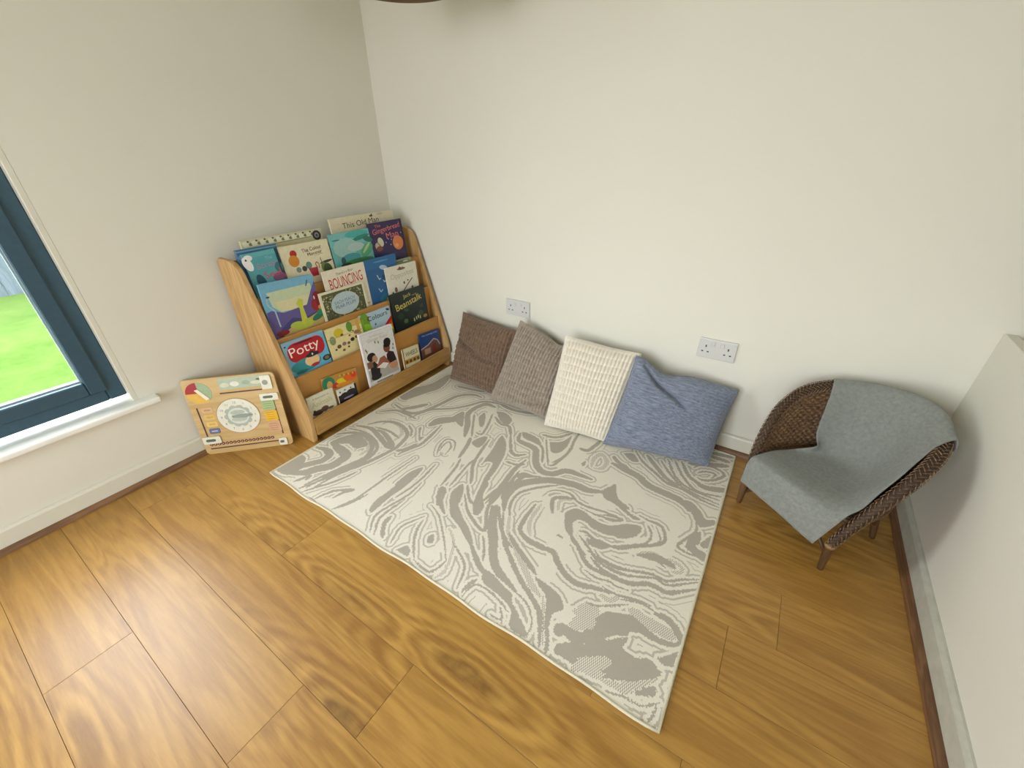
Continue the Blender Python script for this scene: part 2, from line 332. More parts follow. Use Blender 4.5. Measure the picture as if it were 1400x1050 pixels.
# ------------------------------------------------------------------ rug
RX0, RX1, RY0, RY1 = .4061, 2.0644, -1.2286, -.0418
RUG_BANDS = """
G21:8,29 66,45 74,98 99,136 119,171 112,212 70,227 13,215
G0:4,37 -1,105 9,146 56,130 67,83 56,44
G27:70,42 127,84 148,124 183,168 188,215 176,253 96,268 42,277
G0:32,276 50,333 89,384 174,373 202,341 167,306 119,313 85,291
G14:8,333 68,384 147,395 222,366 262,308 262,262 225,152 193,41
G10:15,392 114,414 230,384 276,328 274,237 232,126 213,34
G15:31,430 110,452 199,428 291,398 299,416 204,458 148,463
G12:69,468 110,523 179,553 251,542 305,508 325,444 328,398 301,276 255,151 239,42
G10:27,577 92,634 172,638 236,633
G8:118,471 204,485 287,471
G9:138,25 162,81 170,56
G7:191,11 240,121 292,238
G7:220,11 282,117 311,207
G8:298,15 326,79 386,127 366,95 354,52
G0:529,86 510,143 519,222 517,318 514,358 546,327 552,252 545,183 543,129 545,93
G6:411,36 436,95 442,172 446,273 458,410
G11:347,397 372,425 391,487
G6:405,15 435,69 458,145
H12:230,287 230,335 191,359 172,334 184,293
H11:129,506 146,546 224,539 273,502 281,441
G0:-21,752 3,859 52,948 60,1075 93,1076 134,942 102,848 75,777 50,727
G14:43,672 167,654 220,703 249,802 276,922 340,980 398,982
G11:205,617 242,733 327,803 386,873 437,955 530,981
G0:325,635 327,695 391,751 428,729 378,669 347,621
G17:113,667 153,709 191,766
G0:385,747 401,818 445,770 483,707 422,726
G17:545,652 499,731 434,824 454,932 521,942
G7:574,670 515,756 467,829
G0:501,820 502,867 539,829 571,763 549,763
G7:570,708 603,709 589,774 547,880
G0:600,636 609,679 636,710 656,671 654,620 619,623
G9:660,699 677,611 704,515 748,449 769,413
G0:692,759 737,723 780,653 807,559 817,493 832,424 850,363 845,334 797,470 776,561 744,562 735,534 714,647 694,721
G10:574,867 634,831 682,834 732,771
G0:550,913 595,926 661,892 664,836 607,858
G8:720,790 779,700 822,669 865,696
G11:622,518 597,609 575,658
G7:672,341 654,451 633,514
G6:706,354 690,473 686,537
G0:673,323 687,341 729,294 744,261 728,250 695,291
G0:732,333 740,394 775,360 799,296 772,278
G7:764,400 813,348 847,331
G10:374,382 388,438 409,489 403,561 387,660
G5:515,507 503,549 511,579 544,551 556,499
G5:524,478 494,530 486,588 534,593 575,534
G0:309,582 312,598 363,536 380,547 381,509
G7:250,573 296,547 324,511
G0:506,244 505,324 530,382 548,331 547,251 536,216
G6:565,189 578,300 564,425
G7:886,360 884,430 872,549 869,620
G10:909,375 903,451 919,509 936,569 993,606
G8:817,609 858,613 894,636
G0:902,568 917,588 941,572 916,546
G13:206,1007 288,1021 375,1039
G12:530,981 618,971 731,997
G0:529,95 517,139 514,199 516,258 534,260 544,201 547,141 547,86
G6:614,23 575,75 574,124 597,226 594,308
G6:637,23 599,75 594,120 605,204
G10:672,31 632,73 623,114
G5:715,31 695,83 697,115 730,183
G6:740,165 750,126 779,79 832,26
G0:754,21 771,53 798,43 803,20
G5:836,22 877,17 911,20 924,53 927,81
G0:806,121 819,140 839,111 823,100
G4:713,239 770,217 821,179 874,133 927,81
G0:697,280 688,340 714,328 738,280 787,236 765,238
G0:768,282 746,386 771,365 781,317 845,265 908,228 959,188 950,175 862,221 814,237
G8:785,355 850,293 906,264 951,248 956,266 913,333 893,407 909,462
G0:846,332 814,449 833,452 851,389 891,344 898,299 876,293
G17:918,362 966,287 1017,225 1063,168 1106,140 1162,124
G7:941,376 994,305 1044,264 1082,246
G14:934,415 922,443 930,476
H7:849,189 901,151 937,87 949,45 940,15
G5:893,153 976,112 1006,76 1022,22
G11:935,194 1005,144 1047,120 1105,110 1161,90 1193,78
G0:1040,28 1040,62 1057,85 1058,68 1048,39 1045,15
G4:1054,10 1055,43 1069,69 1122,70 1172,59 1200,47
G3:1161,16 1191,16 1191,31
G0:1053,112 1076,127 1148,109 1175,104 1188,85 1154,85 1096,99
G5:970,230 1002,195 1032,148
G18:758,817 782,767 848,760 886,747 930,673 977,639 1026,649 1067,697 1129,705 1179,707
G0:758,831 793,839 855,827 892,788 838,790 787,797
G7:881,793 913,765 953,688
G5:880,856 934,766 985,686
G0:910,836 954,864 973,915 979,932 995,841 981,785 950,777
G10:855,866 922,883 969,952
G8:990,690 1006,711 1019,821 1004,909 998,984
G6:992,712 1016,784 1012,864
G8:772,723 794,677 832,666 858,695
G11:1053,867 1090,878 1110,977
H11:1147,779 1135,837 1150,881 1189,850 1191,797 1161,777
G0:1100,782 1111,800 1120,773 1112,762
G0:905,552 916,590 955,594 940,574
G10:871,362 878,428 889,482 877,585 884,665
G9:907,350 896,431 904,511 897,587
G17:1048,185 997,252 949,328 930,374
G21:965,371 933,437 937,513 997,581 1055,618 1134,640 1195,642 1246,665
G0:1238,669 1265,719 1278,732 1293,686 1320,659 1360,642 1365,628 1317,631 1269,635
G7:998,359 971,409 967,477 1017,546 1086,609
G6:965,371 1009,296 1048,249 1090,212
H8:995,374 1030,302 1076,260 1122,232
G10:1053,461 1053,411 1061,338 1082,314 1123,304 1179,305 1228,304
H9:1072,473 1073,408 1084,360 1111,325
G6:1054,515 1072,563 1136,585 1184,562 1232,559 1285,569 1340,571 1362,570 1331,550 1264,539 1205,542
G10:1128,459 1098,516 1118,547 1163,567
G0:1168,485 1186,521 1227,531 1275,514 1328,517 1390,557 1407,509 1345,476 1293,472 1254,485 1227,483 1214,451 1232,403 1201,420
G7:1214,451 1241,395 1273,373 1313,355
G6:1249,436 1273,444 1310,432 1363,431 1419,474
G0:1285,416 1313,426 1354,426 1332,405 1303,400
H8:1140,483 1125,534 1162,557
G5:1194,379 1212,376
G12:1066,326 1100,304 1160,300 1211,306 1247,278 1286,253 1335,244 1385,260 1439,273
G9:1236,406 1282,366 1331,326 1382,322 1431,330 1471,327
G6:1257,419 1308,389 1352,358 1409,351 1460,360
G4:1332,302 1379,296 1413,306 1442,302 1478,309
G0:1283,422 1331,432 1365,425 1343,405 1318,402
G5:1327,394 1364,366 1409,363 1455,374
G0:967,277 988,291 1035,233 1072,171 1116,149 1166,130 1193,113 1167,113 1100,140 1053,158 1006,215
G10:1031,274 1093,217 1138,182 1184,152 1228,130 1274,102 1298,69 1326,13
H12:1052,287 1117,232 1174,193 1215,161 1255,143
G10:1044,289 1094,258 1152,229 1206,202
G0:1205,195 1243,191 1298,181 1331,155 1333,141 1315,114 1322,75 1316,61 1291,114 1270,152 1233,173
G7:1319,73 1338,39 1349,11
H6:1263,147 1293,94 1313,50 1334,23
G4:1383,201 1419,212 1493,265
H0:1358,157 1382,203 1421,208 1434,176 1430,135 1405,114 1371,111 1372,146
G0:1336,93 1351,107 1398,110 1432,132 1431,184 1450,211 1489,222 1506,228 1524,178 1493,157 1451,107 1407,74 1370,78 1359,66 1343,70
G0:1364,47 1399,74 1441,92 1477,124 1499,152 1527,170 1523,141 1528,127 1543,124 1556,86 1521,85 1491,90 1435,50 1422,25 1389,24 1368,23
H0:1424,22 1440,57 1492,87 1516,86 1509,65 1500,49 1435,7
G0:1061,108 1087,119 1151,97 1201,76 1250,47 1277,26 1278,9 1228,13 1204,57 1151,75 1079,85
G3:1171,46 1192,29 1201,10
G3:1253,89 1278,55 1283,16
G4:1193,113 1237,99 1267,73
G20:1215,850 1268,841 1333,831 1390,799 1464,791 1520,783 1559,749
G0:1528,796 1558,799 1595,772 1621,740 1648,750 1656,732 1616,691 1593,707 1556,763
G6:1593,707 1603,661 1581,610 1564,564 1586,551 1627,551
G0:1586,571 1589,616 1616,669 1626,618 1618,592 1652,581 1655,544 1602,562
G0:1627,612 1653,671 1658,618 1639,599
G11:1202,898 1232,872 1280,859
G0:1232,940 1269,963 1309,921 1275,910
G8:1273,989 1324,931 1392,889 1447,855 1515,851 1582,832 1654,826
G12:1325,987 1379,933 1440,880 1490,863
G7:1388,983 1441,921 1499,869 1557,851 1652,842
G7:1412,1009 1465,916 1532,871 1648,865
G7:1440,1016 1497,926 1563,873 1648,891
G10:1468,1023 1514,947 1575,918 1653,922
G0:1546,928 1585,924 1654,950 1653,922 1605,900 1563,901
G8:1522,1014 1554,1056 1616,1053 1637,1026 1607,977 1569,952 1546,957
G6:1540,984 1568,1012 1606,1016 1596,980
G16:1496,1029 1569,1065 1641,1101
G13:1568,1131 1637,1131
G13:1552,1155 1653,1174
G0:1235,662 1259,706 1274,735 1294,691 1319,654 1371,619 1417,609 1395,595 1325,623 1277,644
G7:1406,626 1445,619 1491,618 1520,570 1514,539 1491,517 1440,478 1390,438 1328,440
G5:1447,597 1473,562 1471,518 1439,483
G0:1301,504 1346,525 1377,556 1427,577 1438,554 1423,515 1388,485 1344,479 1314,474
G6:1283,547 1325,566 1361,565 1333,547 1286,540
H10:1458,455 1505,486 1551,471 1580,465
G5:1463,453 1506,467 1552,453
G5:1361,373 1423,363
G10:1330,357 1380,333 1439,329 1481,339 1522,365 1551,367 1577,367 1606,386 1655,429
G6:1288,404 1334,372 1386,367 1449,377 1498,397 1531,406 1567,406 1610,439 1655,468
G5:1311,377 1372,352 1435,350 1488,372 1534,396 1574,393 1621,429 1657,458
G5:1276,431 1338,436 1387,440 1436,485 1484,516 1508,552 1477,606
G0:1453,449 1499,485 1544,489 1573,482 1577,466 1542,462 1485,451
H7:1552,494 1595,484 1596,460 1572,451
G5:1403,277 1454,276 1502,291 1555,299
G4:1466,268 1524,290 1571,285
H9:1410,248 1442,248 1459,274
G12:1568,280 1600,284 1627,272 1647,253 1653,243
H20:1506,253 1547,244 1603,243 1634,244
G0:1432,175 1447,204 1485,229 1524,239 1561,225 1610,220 1641,231 1651,251 1656,232 1628,207 1585,199 1545,200 1512,179 1471,143 1423,108 1415,125 1434,142
G0:1428,97 1476,132 1520,166 1517,142 1531,125 1560,131 1594,144 1615,134 1624,128 1499,47 1513,80 1491,95 1442,67
H0:1445,60 1492,91 1513,80 1499,47 1462,23
G0:1607,162 1628,180 1654,209 1652,174 1655,164 1628,154
G0:1503,36 1516,72 1537,97 1559,124 1589,148 1623,133 1627,120 1599,91 1545,55
G0:1501,99 1515,147 1528,133 1557,127 1530,85
G0:1584,50 1621,90 1631,70 1598,49
G3:1520,13 1570,27 1611,32 1644,61
G4:1641,48 1638,23 1632,9
H0:1426,30 1495,95 1511,85 1506,38 1540,48 1580,51 1568,33 1507,27 1429,15
H0:1542,53 1628,117 1583,53 1562,51
"""      # woven bands in millimetres from the rug's front left corner: G grey, H half-tone; width of a band, 0 for a filled shape
def rug_mat():
    m, t, b = nt('marbled_flatweave'); tc = N(t, 'ShaderNodeTexCoord'); v = tc.outputs['Object']
    at = N(t, 'ShaderNodeAttribute', attribute_name='yarn'); 
    C = (.81, .765, .645); G = (.455, .415, .34)
    o = ramp(t, at.outputs['Fac'], [(0, C), (1, G)])
    br = N(t, 'ShaderNodeTexWave', i_Scale=95.0, wave_type='BANDS', bands_direction='Y'); L(t, v, br.inputs['Vector'])
    fn = N(t, 'ShaderNodeTexNoise', i_Scale=260.0, i_Detail=2.0); L(t, v, fn.inputs['Vector'])
    mul = math_n(t, 'ADD', .88, math_n(t, 'ADD', math_n(t, 'MULTIPLY', br.outputs[1], .06), math_n(t, 'MULTIPLY', fn.outputs[0], .14)))
    x = N(t, 'ShaderNodeMixRGB', blend_type='MULTIPLY', i_Fac=1.0); L(t, o, x.inputs[1]); L(t, mul, x.inputs[2]); L(t, x.outputs[0], b.inputs['Base Color'])
    bump(t, b, br.outputs[1], .35, .0012); b.inputs['Roughness'].default_value = .9; b.inputs['Specular IOR Level'].default_value = .15
    return m
rug = empty('rug', ((RX0+RX1)/2, (RY0+RY1)/2, 0)); tag(rug, 'cream and taupe marbled flatweave rug on the oak floor', 'rug')
def rz(x, y):
    e = max(0, 1-abs(y-RY0)/.05); return .0055 + .002*e*math.sin(x*16)*math.sin(x*5.1+1)**2
def wob(x, y): return .004*math.sin(x*21+.5)*math.sin(x*7) * (1 if y < RY0+.02 else 0)
def rug_field():
    import numpy as np
    cell = .003; nx, ny = int(round((RX1-RX0)/cell)), int(round((RY1-RY0)/cell))
    gx, gy = np.meshgrid((np.arange(nx)+.5)*(RX1-RX0)/nx*1000, (np.arange(ny)+.5)*(RY1-RY0)/ny*1000, indexing='ij')
    rs = np.random.RandomState(4); jx = rs.normal(0, 1.0, gx.shape); jy = rs.normal(0, 1.0, gx.shape)
    X, Y = gx+jx, gy+jy                                   # the weave leaves ragged edges
    tone = np.zeros(gx.shape, np.float32); half = ((np.arange(nx)[:, None] + (np.arange(ny)[None, :]//2 % 2)) % 2).astype(np.float32)
    for pas in 'HG':
        for ln in RUG_BANDS.split('\n'):
            if not ln or ln[0] != pas: continue
            hd, pt = ln[1:].split(':'); w = float(hd)*1.75; P = [tuple(map(float, q.split(','))) for q in pt.split()]
            if w == 0:
                P = catmull(P + [P[0]], len(P)*5)[:-1]; P = np.array(P); ins = np.zeros(gx.shape, bool); j = len(P)-1
                for i in range(len(P)):
                    (xi, yi), (xj, yj) = P[i], P[j]
                    if yi != yj:
                        c = ((yi > Y) != (yj > Y)) & (X < (xj-xi)*(Y-yi)/(yj-yi)+xi); ins ^= c
                    j = i
            else:
                n = (len(P)-1)*6; Q = np.array(catmull(P, n)); ins = np.zeros(gx.shape, bool)
                for k in range(n):
                    a_, b_ = Q[k], Q[k+1]; ww = max(w*.5*min(1, .35+1.6*min(k+.5, n-k-.5)/n*2), 1.9)
                    i0, i1 = max(0, int((min(a_[0], b_[0])-ww-4)/3)), min(nx, int((max(a_[0], b_[0])+ww+8)/3)); j0, j1 = max(0, int((min(a_[1], b_[1])-ww-4)/3)), min(ny, int((max(a_[1], b_[1])+ww+8)/3))
                    if i1 <= i0 or j1 <= j0: continue
                    xs, ys = X[i0:i1, j0:j1], Y[i0:i1, j0:j1]; d = b_-a_; l2 = max(d@d, 1e-6)
                    t_ = np.clip(((xs-a_[0])*d[0]+(ys-a_[1])*d[1])/l2, 0, 1)
                    ins[i0:i1, j0:j1] |= (xs-a_[0]-t_*d[0])**2+(ys-a_[1]-t_*d[1])**2 < ww*ww
            tone[ins] = 1.0 if pas == 'G' else half[ins]
    def grow(m_, k_):
        for _ in range(k_):
            q = m_.copy(); q[1:] |= m_[:-1]; q[:-1] |= m_[1:]; q[:, 1:] |= m_[:, :-1]; q[:, :-1] |= m_[:, 1:]
            if _ % 2:
                q[1:, 1:] |= m_[:-1, :-1]; q[:-1, :-1] |= m_[1:, 1:]; q[1:, :-1] |= m_[:-1, 1:]; q[:-1, 1:] |= m_[1:, :-1]
            m_ = q
        return m_
    dark = tone > .5; near = grow(dark, 3); ring1 = grow(near, 2) & ~near; mid = grow(near, 6); ring2 = grow(mid, 1) & ~mid
    lo = np.array([[mnoise.noise((i*.022, j*.022, 3.3)) for j in range(0, ny, 4)] for i in range(0, nx, 4)]); lo = np.kron(lo, np.ones((4, 4)))[:nx, :ny]
    tone[ring1 & (lo > -.22)] = .75; tone[ring2 & (lo > .12)] = .8
    vx = np.linspace(RX0, RX1, nx+1); vy = np.linspace(RY0, RY1, ny+1)
    co = np.zeros((nx+1, ny+1, 3), np.float32)
    wv = np.array([wob(x, RY0) for x in vx]); zz = np.array([rz(x, RY0)-.0055 for x in vx])
    fall = np.clip(1-(vy-RY0)/.05, 0, 1)
    co[..., 0] = vx[:, None]-rug.location.x; co[..., 1] = vy[None, :]-rug.location.y + wv[:, None]*fall[None, :]; co[..., 2] = .0055 + zz[:, None]*fall[None, :]
    idx = np.arange((nx+1)*(ny+1)).reshape(nx+1, ny+1)
    quads = np.stack([idx[:-1, :-1], idx[1:, :-1], idx[1:, 1:], idx[:-1, 1:]], -1).reshape(-1, 4)
    me = bpy.data.meshes.new('woven_field'); me.from_pydata(co.reshape(-1, 3).tolist(), [], quads.tolist())
    at = me.attributes.new('yarn', 'FLOAT', 'FACE'); at.data.foreach_set('value', tone.reshape(-1))
    me.materials.append(rug_mat()); o = bpy.data.objects.new('woven_field', me); COL.objects.link(o); o.parent = rug
    bm = bmesh.new(); box(bm, RX0-rug.location.x+.002, RX1-rug.location.x-.002, RY0-rug.location.y+.004, RY1-rug.location.y-.002, .0006, .0040); put('backing', bm, plain('b5ad98', .95, 'rug_backing'), rug)
rug_field()
bm = bmesh.new(); cx, cy = rug.location.x, rug.location.y
pts = [(RX0-cx + (RX1-RX0)*i/60, RY0-cy + wob(RX0+(RX1-RX0)*i/60, RY0), rz(RX0+(RX1-RX0)*i/60, RY0)-.001) for i in range(61)]
pts += [(RX1-cx, RY0-cy + (RY1-RY0)*i/20, .005) for i in range(1, 21)]
pts += [(RX1-cx - (RX1-RX0)*i/30, RY1-cy, .005) for i in range(1, 31)]
pts += [(RX0-cx, RY1-cy - (RY1-RY0)*i/20, .005) for i in range(1, 20)]
tube(bm, pts, .0045, 6, closed=True); put('bound_edge', bm, plain('cfc8b0', .9, 'cream_binding', .08, 300), rug, True)

# ------------------------------------------------------------------ bookcase
PINE = wood('honey_pine', 'a98049', 'cda873', 'Z', .42, 1.3, 9)
PINEY = wood('honey_pine_board', 'a0743a', 'c09556', 'Y', .42, 1.3, 10)
MDF = plain('b7823e', .5, 'amber_plywood', .05, 9)
BX, BY0, BY1 = .030, -.997, -.022
case = empty('bookcase', (.2, (BY0+BY1)/2, 0)); tag(case, 'honey pine front-facing book display rack filled with picture books', 'bookcase')
inv = Matrix.Translation(-case.location)
def cpart(name, bm, m, sm=False):
    o = put(name, bm, m, case, sm); o.matrix_parent_inverse = inv; return o
prof = [(BX, 0), (.375, 0), (.386, .02), (.398, .12), (.394, .15), (.340, .335), (.288, .51), (.205, .775), (.195, .80), (.17, .818), (.12, .826), (BX+.02, .826), (BX, .81)]
for y0 in (BY0, BY1-.018):
    bm = bmesh.new(); prism(bm, prof, y0, y0+.018, lambda p, d: (p[0], d, p[1]))
    bmesh.ops.bevel(bm, geom=[e for e in bm.edges if abs(e.verts[0].co.y-e.verts[1].co.y) < 1e-5], offset=.003, segments=2, affect='EDGES')
    cpart('side_panel', bm, PINE)
LIP = {1: (.395, .13), 2: (.335, .325), 3: (.285, .50), 4: (.222, .67)}
ya, yb = BY0+.018, BY1-.018
bm = bmesh.new(); box(bm, .383, .397, ya, yb, .042, .132, .004, 2); cpart('front_board', bm, PINEY)
def slab(bm, pa, pb, th):     # board between two x,z points (front faces), th towards the wall
    prism(bm, [(pa[0], pa[1]), (pb[0], pb[1]), (pb[0]-th, pb[1]), (pa[0]-th, pa[1])], ya, yb, lambda p, d: (p[0], d, p[1]))
for i in (2, 3, 4):
    xl, zl = LIP[i]; px, pz = LIP[i-1]
    bm = bmesh.new(); slab(bm, (px-.063, pz-.05 if i > 2 else .05), (xl, zl), .010); cpart('tier_panel', bm, MDF)
    bm = bmesh.new(); box(bm, px-.075, px-.010, ya, yb, (pz-.058 if i > 2 else .042), (pz-.050 if i > 2 else .050)); cpart('tier_floor', bm, MDF)
    bm = bmesh.new(); box(bm, xl-.0115, xl+.0015, ya, yb, zl-.004, zl+.003, .0015, 1); cpart('tier_edge', bm, PINEY)
bm = bmesh.new(); box(bm, BX+.004, .212, ya, yb, .612, .620); cpart('tier_floor', bm, MDF)
bm = bmesh.new(); box(bm, BX+.002, BX+.010, ya, yb, .05, .80); cpart('back_panel', bm, MDF)

# ------------------------------------------------------------------ picture books
INK = {}
def ink(c): return plain(c, .38, 'cover_ink', .05, 60)
PAGES = plain('d8cfb4', .8, 'page_edges', .08, 300)
class Print:
    def __init__(s): s.bm = bmesh.new(); s.mats = []; s.k = 0
    def mi(s, c):
        m = ink(c)
        if m not in s.mats: s.mats.append(m)
        return s.mats.index(m)
    def poly(s, pts, c):
        s.k += 1; z = .00015 + .000015*s.k
        f = s.bm.faces.new([s.bm.verts.new((x, y, z)) for x, y in pts]); f.material_index = s.mi(c)
    def rect(s, x0, x1, y0, y1, c): s.poly([(x0, y0), (x1, y0), (x1, y1), (x0, y1)], c)
    def rr(s, x, y, w, h, r, c, rot=0):
        a = math.radians(rot); s.poly([(x+p*math.cos(a)-q*math.sin(a), y+p*math.sin(a)+q*math.cos(a)) for p, q in rrect(w, h, r)], c)
    def ell(s, x, y, a, b, c, rot=0, n=20):
        r = math.radians(rot); s.poly([(x+a*math.cos(k*2*math.pi/n)*math.cos(r)-b*math.sin(k*2*math.pi/n)*math.sin(r), y+a*math.cos(k*2*math.pi/n)*math.sin(r)+b*math.sin(k*2*math.pi/n)*math.cos(r)) for k in range(n)], c)
    def line(s, pts, w, c):
        for (x0, y0), (x1, y1) in zip(pts, pts[1:]):
            d = Vector((x1-x0, y1-y0)); d.normalize(); n = Vector((-d.y, d.x))*w/2
            s.poly([(x0+n.x, y0+n.y), (x0-n.x, y0-n.y), (x1-n.x, y1-n.y), (x1+n.x, y1+n.y)], c)
def book(name, label, tier, off, t, y0, y1, top, cover, th=.010, roll=0, design=None, texts=(), corner=.002, base=None, group='picture books on the display rack'):
    xl, zl = LIP[tier]; s = math.sqrt(1+t*t)
    zb = base if base is not None else ((zl-.049) if tier < 4 else .621)
    if tier == 1 and base is None: zb = .051
    h = top - zb*s; w = y1-y0
    nrm = Vector((1, 0, t))/s; up = Vector((-t, 0, 1))/s; rt = Vector((0, 1, 0))
    org = Vector((xl-.006-off - t*(zb-zl), (y0+y1)/2, zb))
    if roll:
        R = Matrix.Rotation(math.radians(roll), 3, nrm); up = R @ up; rt = R @ rt
        org.z += abs(math.sin(math.radians(roll)))*w/2
    Mw = Matrix.Identity(4)
    for i in range(3): Mw[i][0] = rt[i]; Mw[i][1] = up[i]; Mw[i][2] = nrm[i]
    Mw.translation = org
    o = empty(name, mw=Mw); tag(o, label, 'book', group)
    c = ink(cover)
    for nm, z0, z1 in (('front_cover', -.0016, 0), ('back_cover', -th, -th+.0016)):
        bm = bmesh.new(); prism(bm, rrect(w, h, corner, 3, 0, h/2), z0, z1, lambda p, d: (p[0], p[1], d)); q = put(nm, bm, c, o)
        if nm == 'front_cover': fc = q
    bm = bmesh.new(); box(bm, -w/2+.001, w/2-.003, .002, h-.003, -th+.0016, -.0016); put('page_block', bm, PAGES, o)
    bm = bmesh.new(); box(bm, -w/2-.0006, -w/2+.001, 0.001, h-.001, -th+.0002, -.0002, .0004, 1); put('spine', bm, c, o)
    if design:
        p = Print(); design(p, w, h)
        if p.mats: put('cover_print', p.bm, p.mats, fc)
    for body, x, dy, tw, thh, col, rot in texts:      # dy measured down from the top edge
        me = text_mesh(body, tw, thh); me.materials.append(ink(col))
        q = bpy.data.objects.new('title_lettering', me); COL.objects.link(q); q.parent = fc
        q.matrix_local = Matrix.Translation((x, h-dy, (.0005 + .000015*(p.k if design else 0)))) @ Matrix.Rotation(math.radians(rot), 4, 'Z')
    return o

rnd = random.Random(3)
# bottom tier
def d_animals(p, w, h):
    p.rect(-w/2, w/2, h-.006, h, 'd8d2ba'); p.ell(-.03, h-.088, .03, .012, '4a3526'); p.ell(.005, h-.083, .02, .014, '5b4330'); p.ell(-.047, h-.079, .007, .009, '3a2a1e')
    p.ell(.035, h-.09, .016, .006, '6a5a44')
book('picture_book', 'small cream book reading Animals in pale gold, at the left of the bottom tier', 1, .020, .12, -.974, -.838, .221, 'd6d0b6', .010, -2.5, d_animals,
     [('A first look at', 0, .018, .085, .008, '6b6650', 0), ('Animals', 0, .045, .105, .027, 'b9b06e', 0)])
def d_train(p, w, h):
    p.ell(-.065, h-.035, .034, .034, '1f7a55'); p.ell(-.06, h-.045, .015, .022, 'c79a50'); p.ell(-.03, h-.055, .018, .014, 'b3261e')
    p.ell(.005, h-.042, .028, .014, 'd7c21f', -8); p.ell(.055, h-.036, .038, .022, 'd9641c', -8); p.ell(.075, h-.03, .016, .015, 'd2381c'); p.ell(.02, h-.065, .05, .012, 'd98a22', -8)
    for k in range(7): p.ell(.0+.012*k, h-.014-.0012*k, .004, .005, ('c8b23a', '8a5a24')[k % 2])
book('board_book', 'orange and green cut-out board book behind the two small bottom-left books', 1, .034, .08, -.886, -.694, .258, 'b8863a', .008, -6, d_train, corner=.02)
def d_bw(p, w, h):
    p.rect(-w/2, w/2, 0, h-.032, '1a1820'); p.ell(-.02, h-.034, .02, .009, '1a1820'); p.ell(.02, h-.030, .025, .010, '1a1820')
    p.rect(w/2-.011, w/2, 0, h, '18161c'); p.ell(-.04, h-.016, .004, .005, '222222'); p.ell(-.012, h-.013, .006, .003, '333333'); p.ell(.022, h-.014, .004, .004, '333333')
    p.ell(.0, h-.056, .03, .005, '8c7fa0')
book('board_book', 'small black and white landscape book in front of the orange cut-out one', 1, .018, .12, -.822, -.714, .191, 'd9d8cc', .009, -3, d_bw)
def d_white(p, w, h):
    p.rr(0, h/2, w-.016, h-.016, .003, '9a98a0'); p.rr(0, h/2, w-.019, h-.019, .002, 'd9d6d0')
    p.rect(-w/2+.01, w/2-.01, h-.262, h-.20, 'aaa49c')
    p.ell(-.06, h-.135, .028, .024, '14110f'); p.ell(-.042, h-.15, .017, .02, 'b98a6c'); p.poly([(-.085, h-.255), (-.035, h-.26), (-.02, h-.20), (-.05, h-.16), (-.08, h-.17)], '1b1a1c')
    p.ell(-.055, h-.245, .034, .018, '202022')
    p.ell(.055, h-.085, .024, .022, '17120f'); p.ell(.045, h-.115, .022, .026, '7d4a33'); p.ell(.05, h-.1, .024, .013, '17120f')
    p.poly([(.03, h-.205), (.095, h-.2), (.085, h-.15), (.055, h-.135), (.035, h-.15)], '26191b')
    p.poly([(-.045, h-.2), (-.005, h-.215), (.05, h-.205), (.02, h-.15), (-.01, h-.155)], '9a5a40'); p.poly([(-.04, h-.2), (.01, h-.22), (.04, h-.2), (.005, h-.185)], 'ded7cf')
    p.ell(.07, h-.222, .028, .018, 'c58a60'); p.rect(-.095, -.06, h-.19, h-.155, '7b5a44')
    for x, y in ((-.085, .09), (-.08, .1), (.09, .11), (.085, .13), (-.02, .065), (.0, .07)): p.ell(x, h-y, .004, .008, '6e7c5a')
    p.rect(-.06, .05, h-.278, h-.272, '7d6a55')
book('picture_book', 'tall white book with two dark-haired figures drawn on it, leaning on the bottom tier', 1, .018, .12, -.634, -.422, .402, 'e2dfdc', .012, -3, d_white,
     [('My first book about', 0, .03, .09, .008, '9a9088', 0), ('Gender Roles', 0, .048, .13, .018, 'b7b09a', 0)])
def d_wheels(p, w, h):
    p.rect(-w/2+.004, w/2-.004, h-.09, h-.062, 'b08a3a')
    for x in (-.04, -.012, .018, .045): p.ell(x, h-.078, .009, .009, '4a3420')
    p.rect(-w/2, -w/2+.006, 0, h, '7a3020')
book('board_book', 'small cream book reading WHEELS in dark letters, at the right of the bottom tier', 1, .020, .12, -.386, -.263, .227, 'd8cfa8', .012, -4, d_wheels,
     [('WHEELS', .002, .033, .09, .026, '1f3326', 2)])
def d_blue(p, w, h):
    p.poly([(-w/2, h-.095), (-.02, h-.08), (.03, h-.055), (.06, h-.07), (w/2, h-.1), (w/2, 0), (-w/2, 0)], '6a4636'); p.line([(-w/2, h-.09), (-.02, h-.075), (.03, h-.05), (.06, h-.065), (w/2-.004, h-.1)], .006, 'c9a9a0')
    p.rect(-.055, -.005, h-.13, h-.095, 'a88a6a'); p.ell(.03, h-.105, .02, .026, '7c2a24'); p.ell(.06, h-.11, .014, .02, '5c4a2a')
book('picture_book', 'dark blue book with a reddish vehicle drawn on it, bottom tier beside the wall corner', 1, .028, .10, -.240, -.075, .258, '1d3f77', .010, -4, d_blue,
     [('The runaway train', 0, .014, .13, .012, 'b9cbe0', 0)])
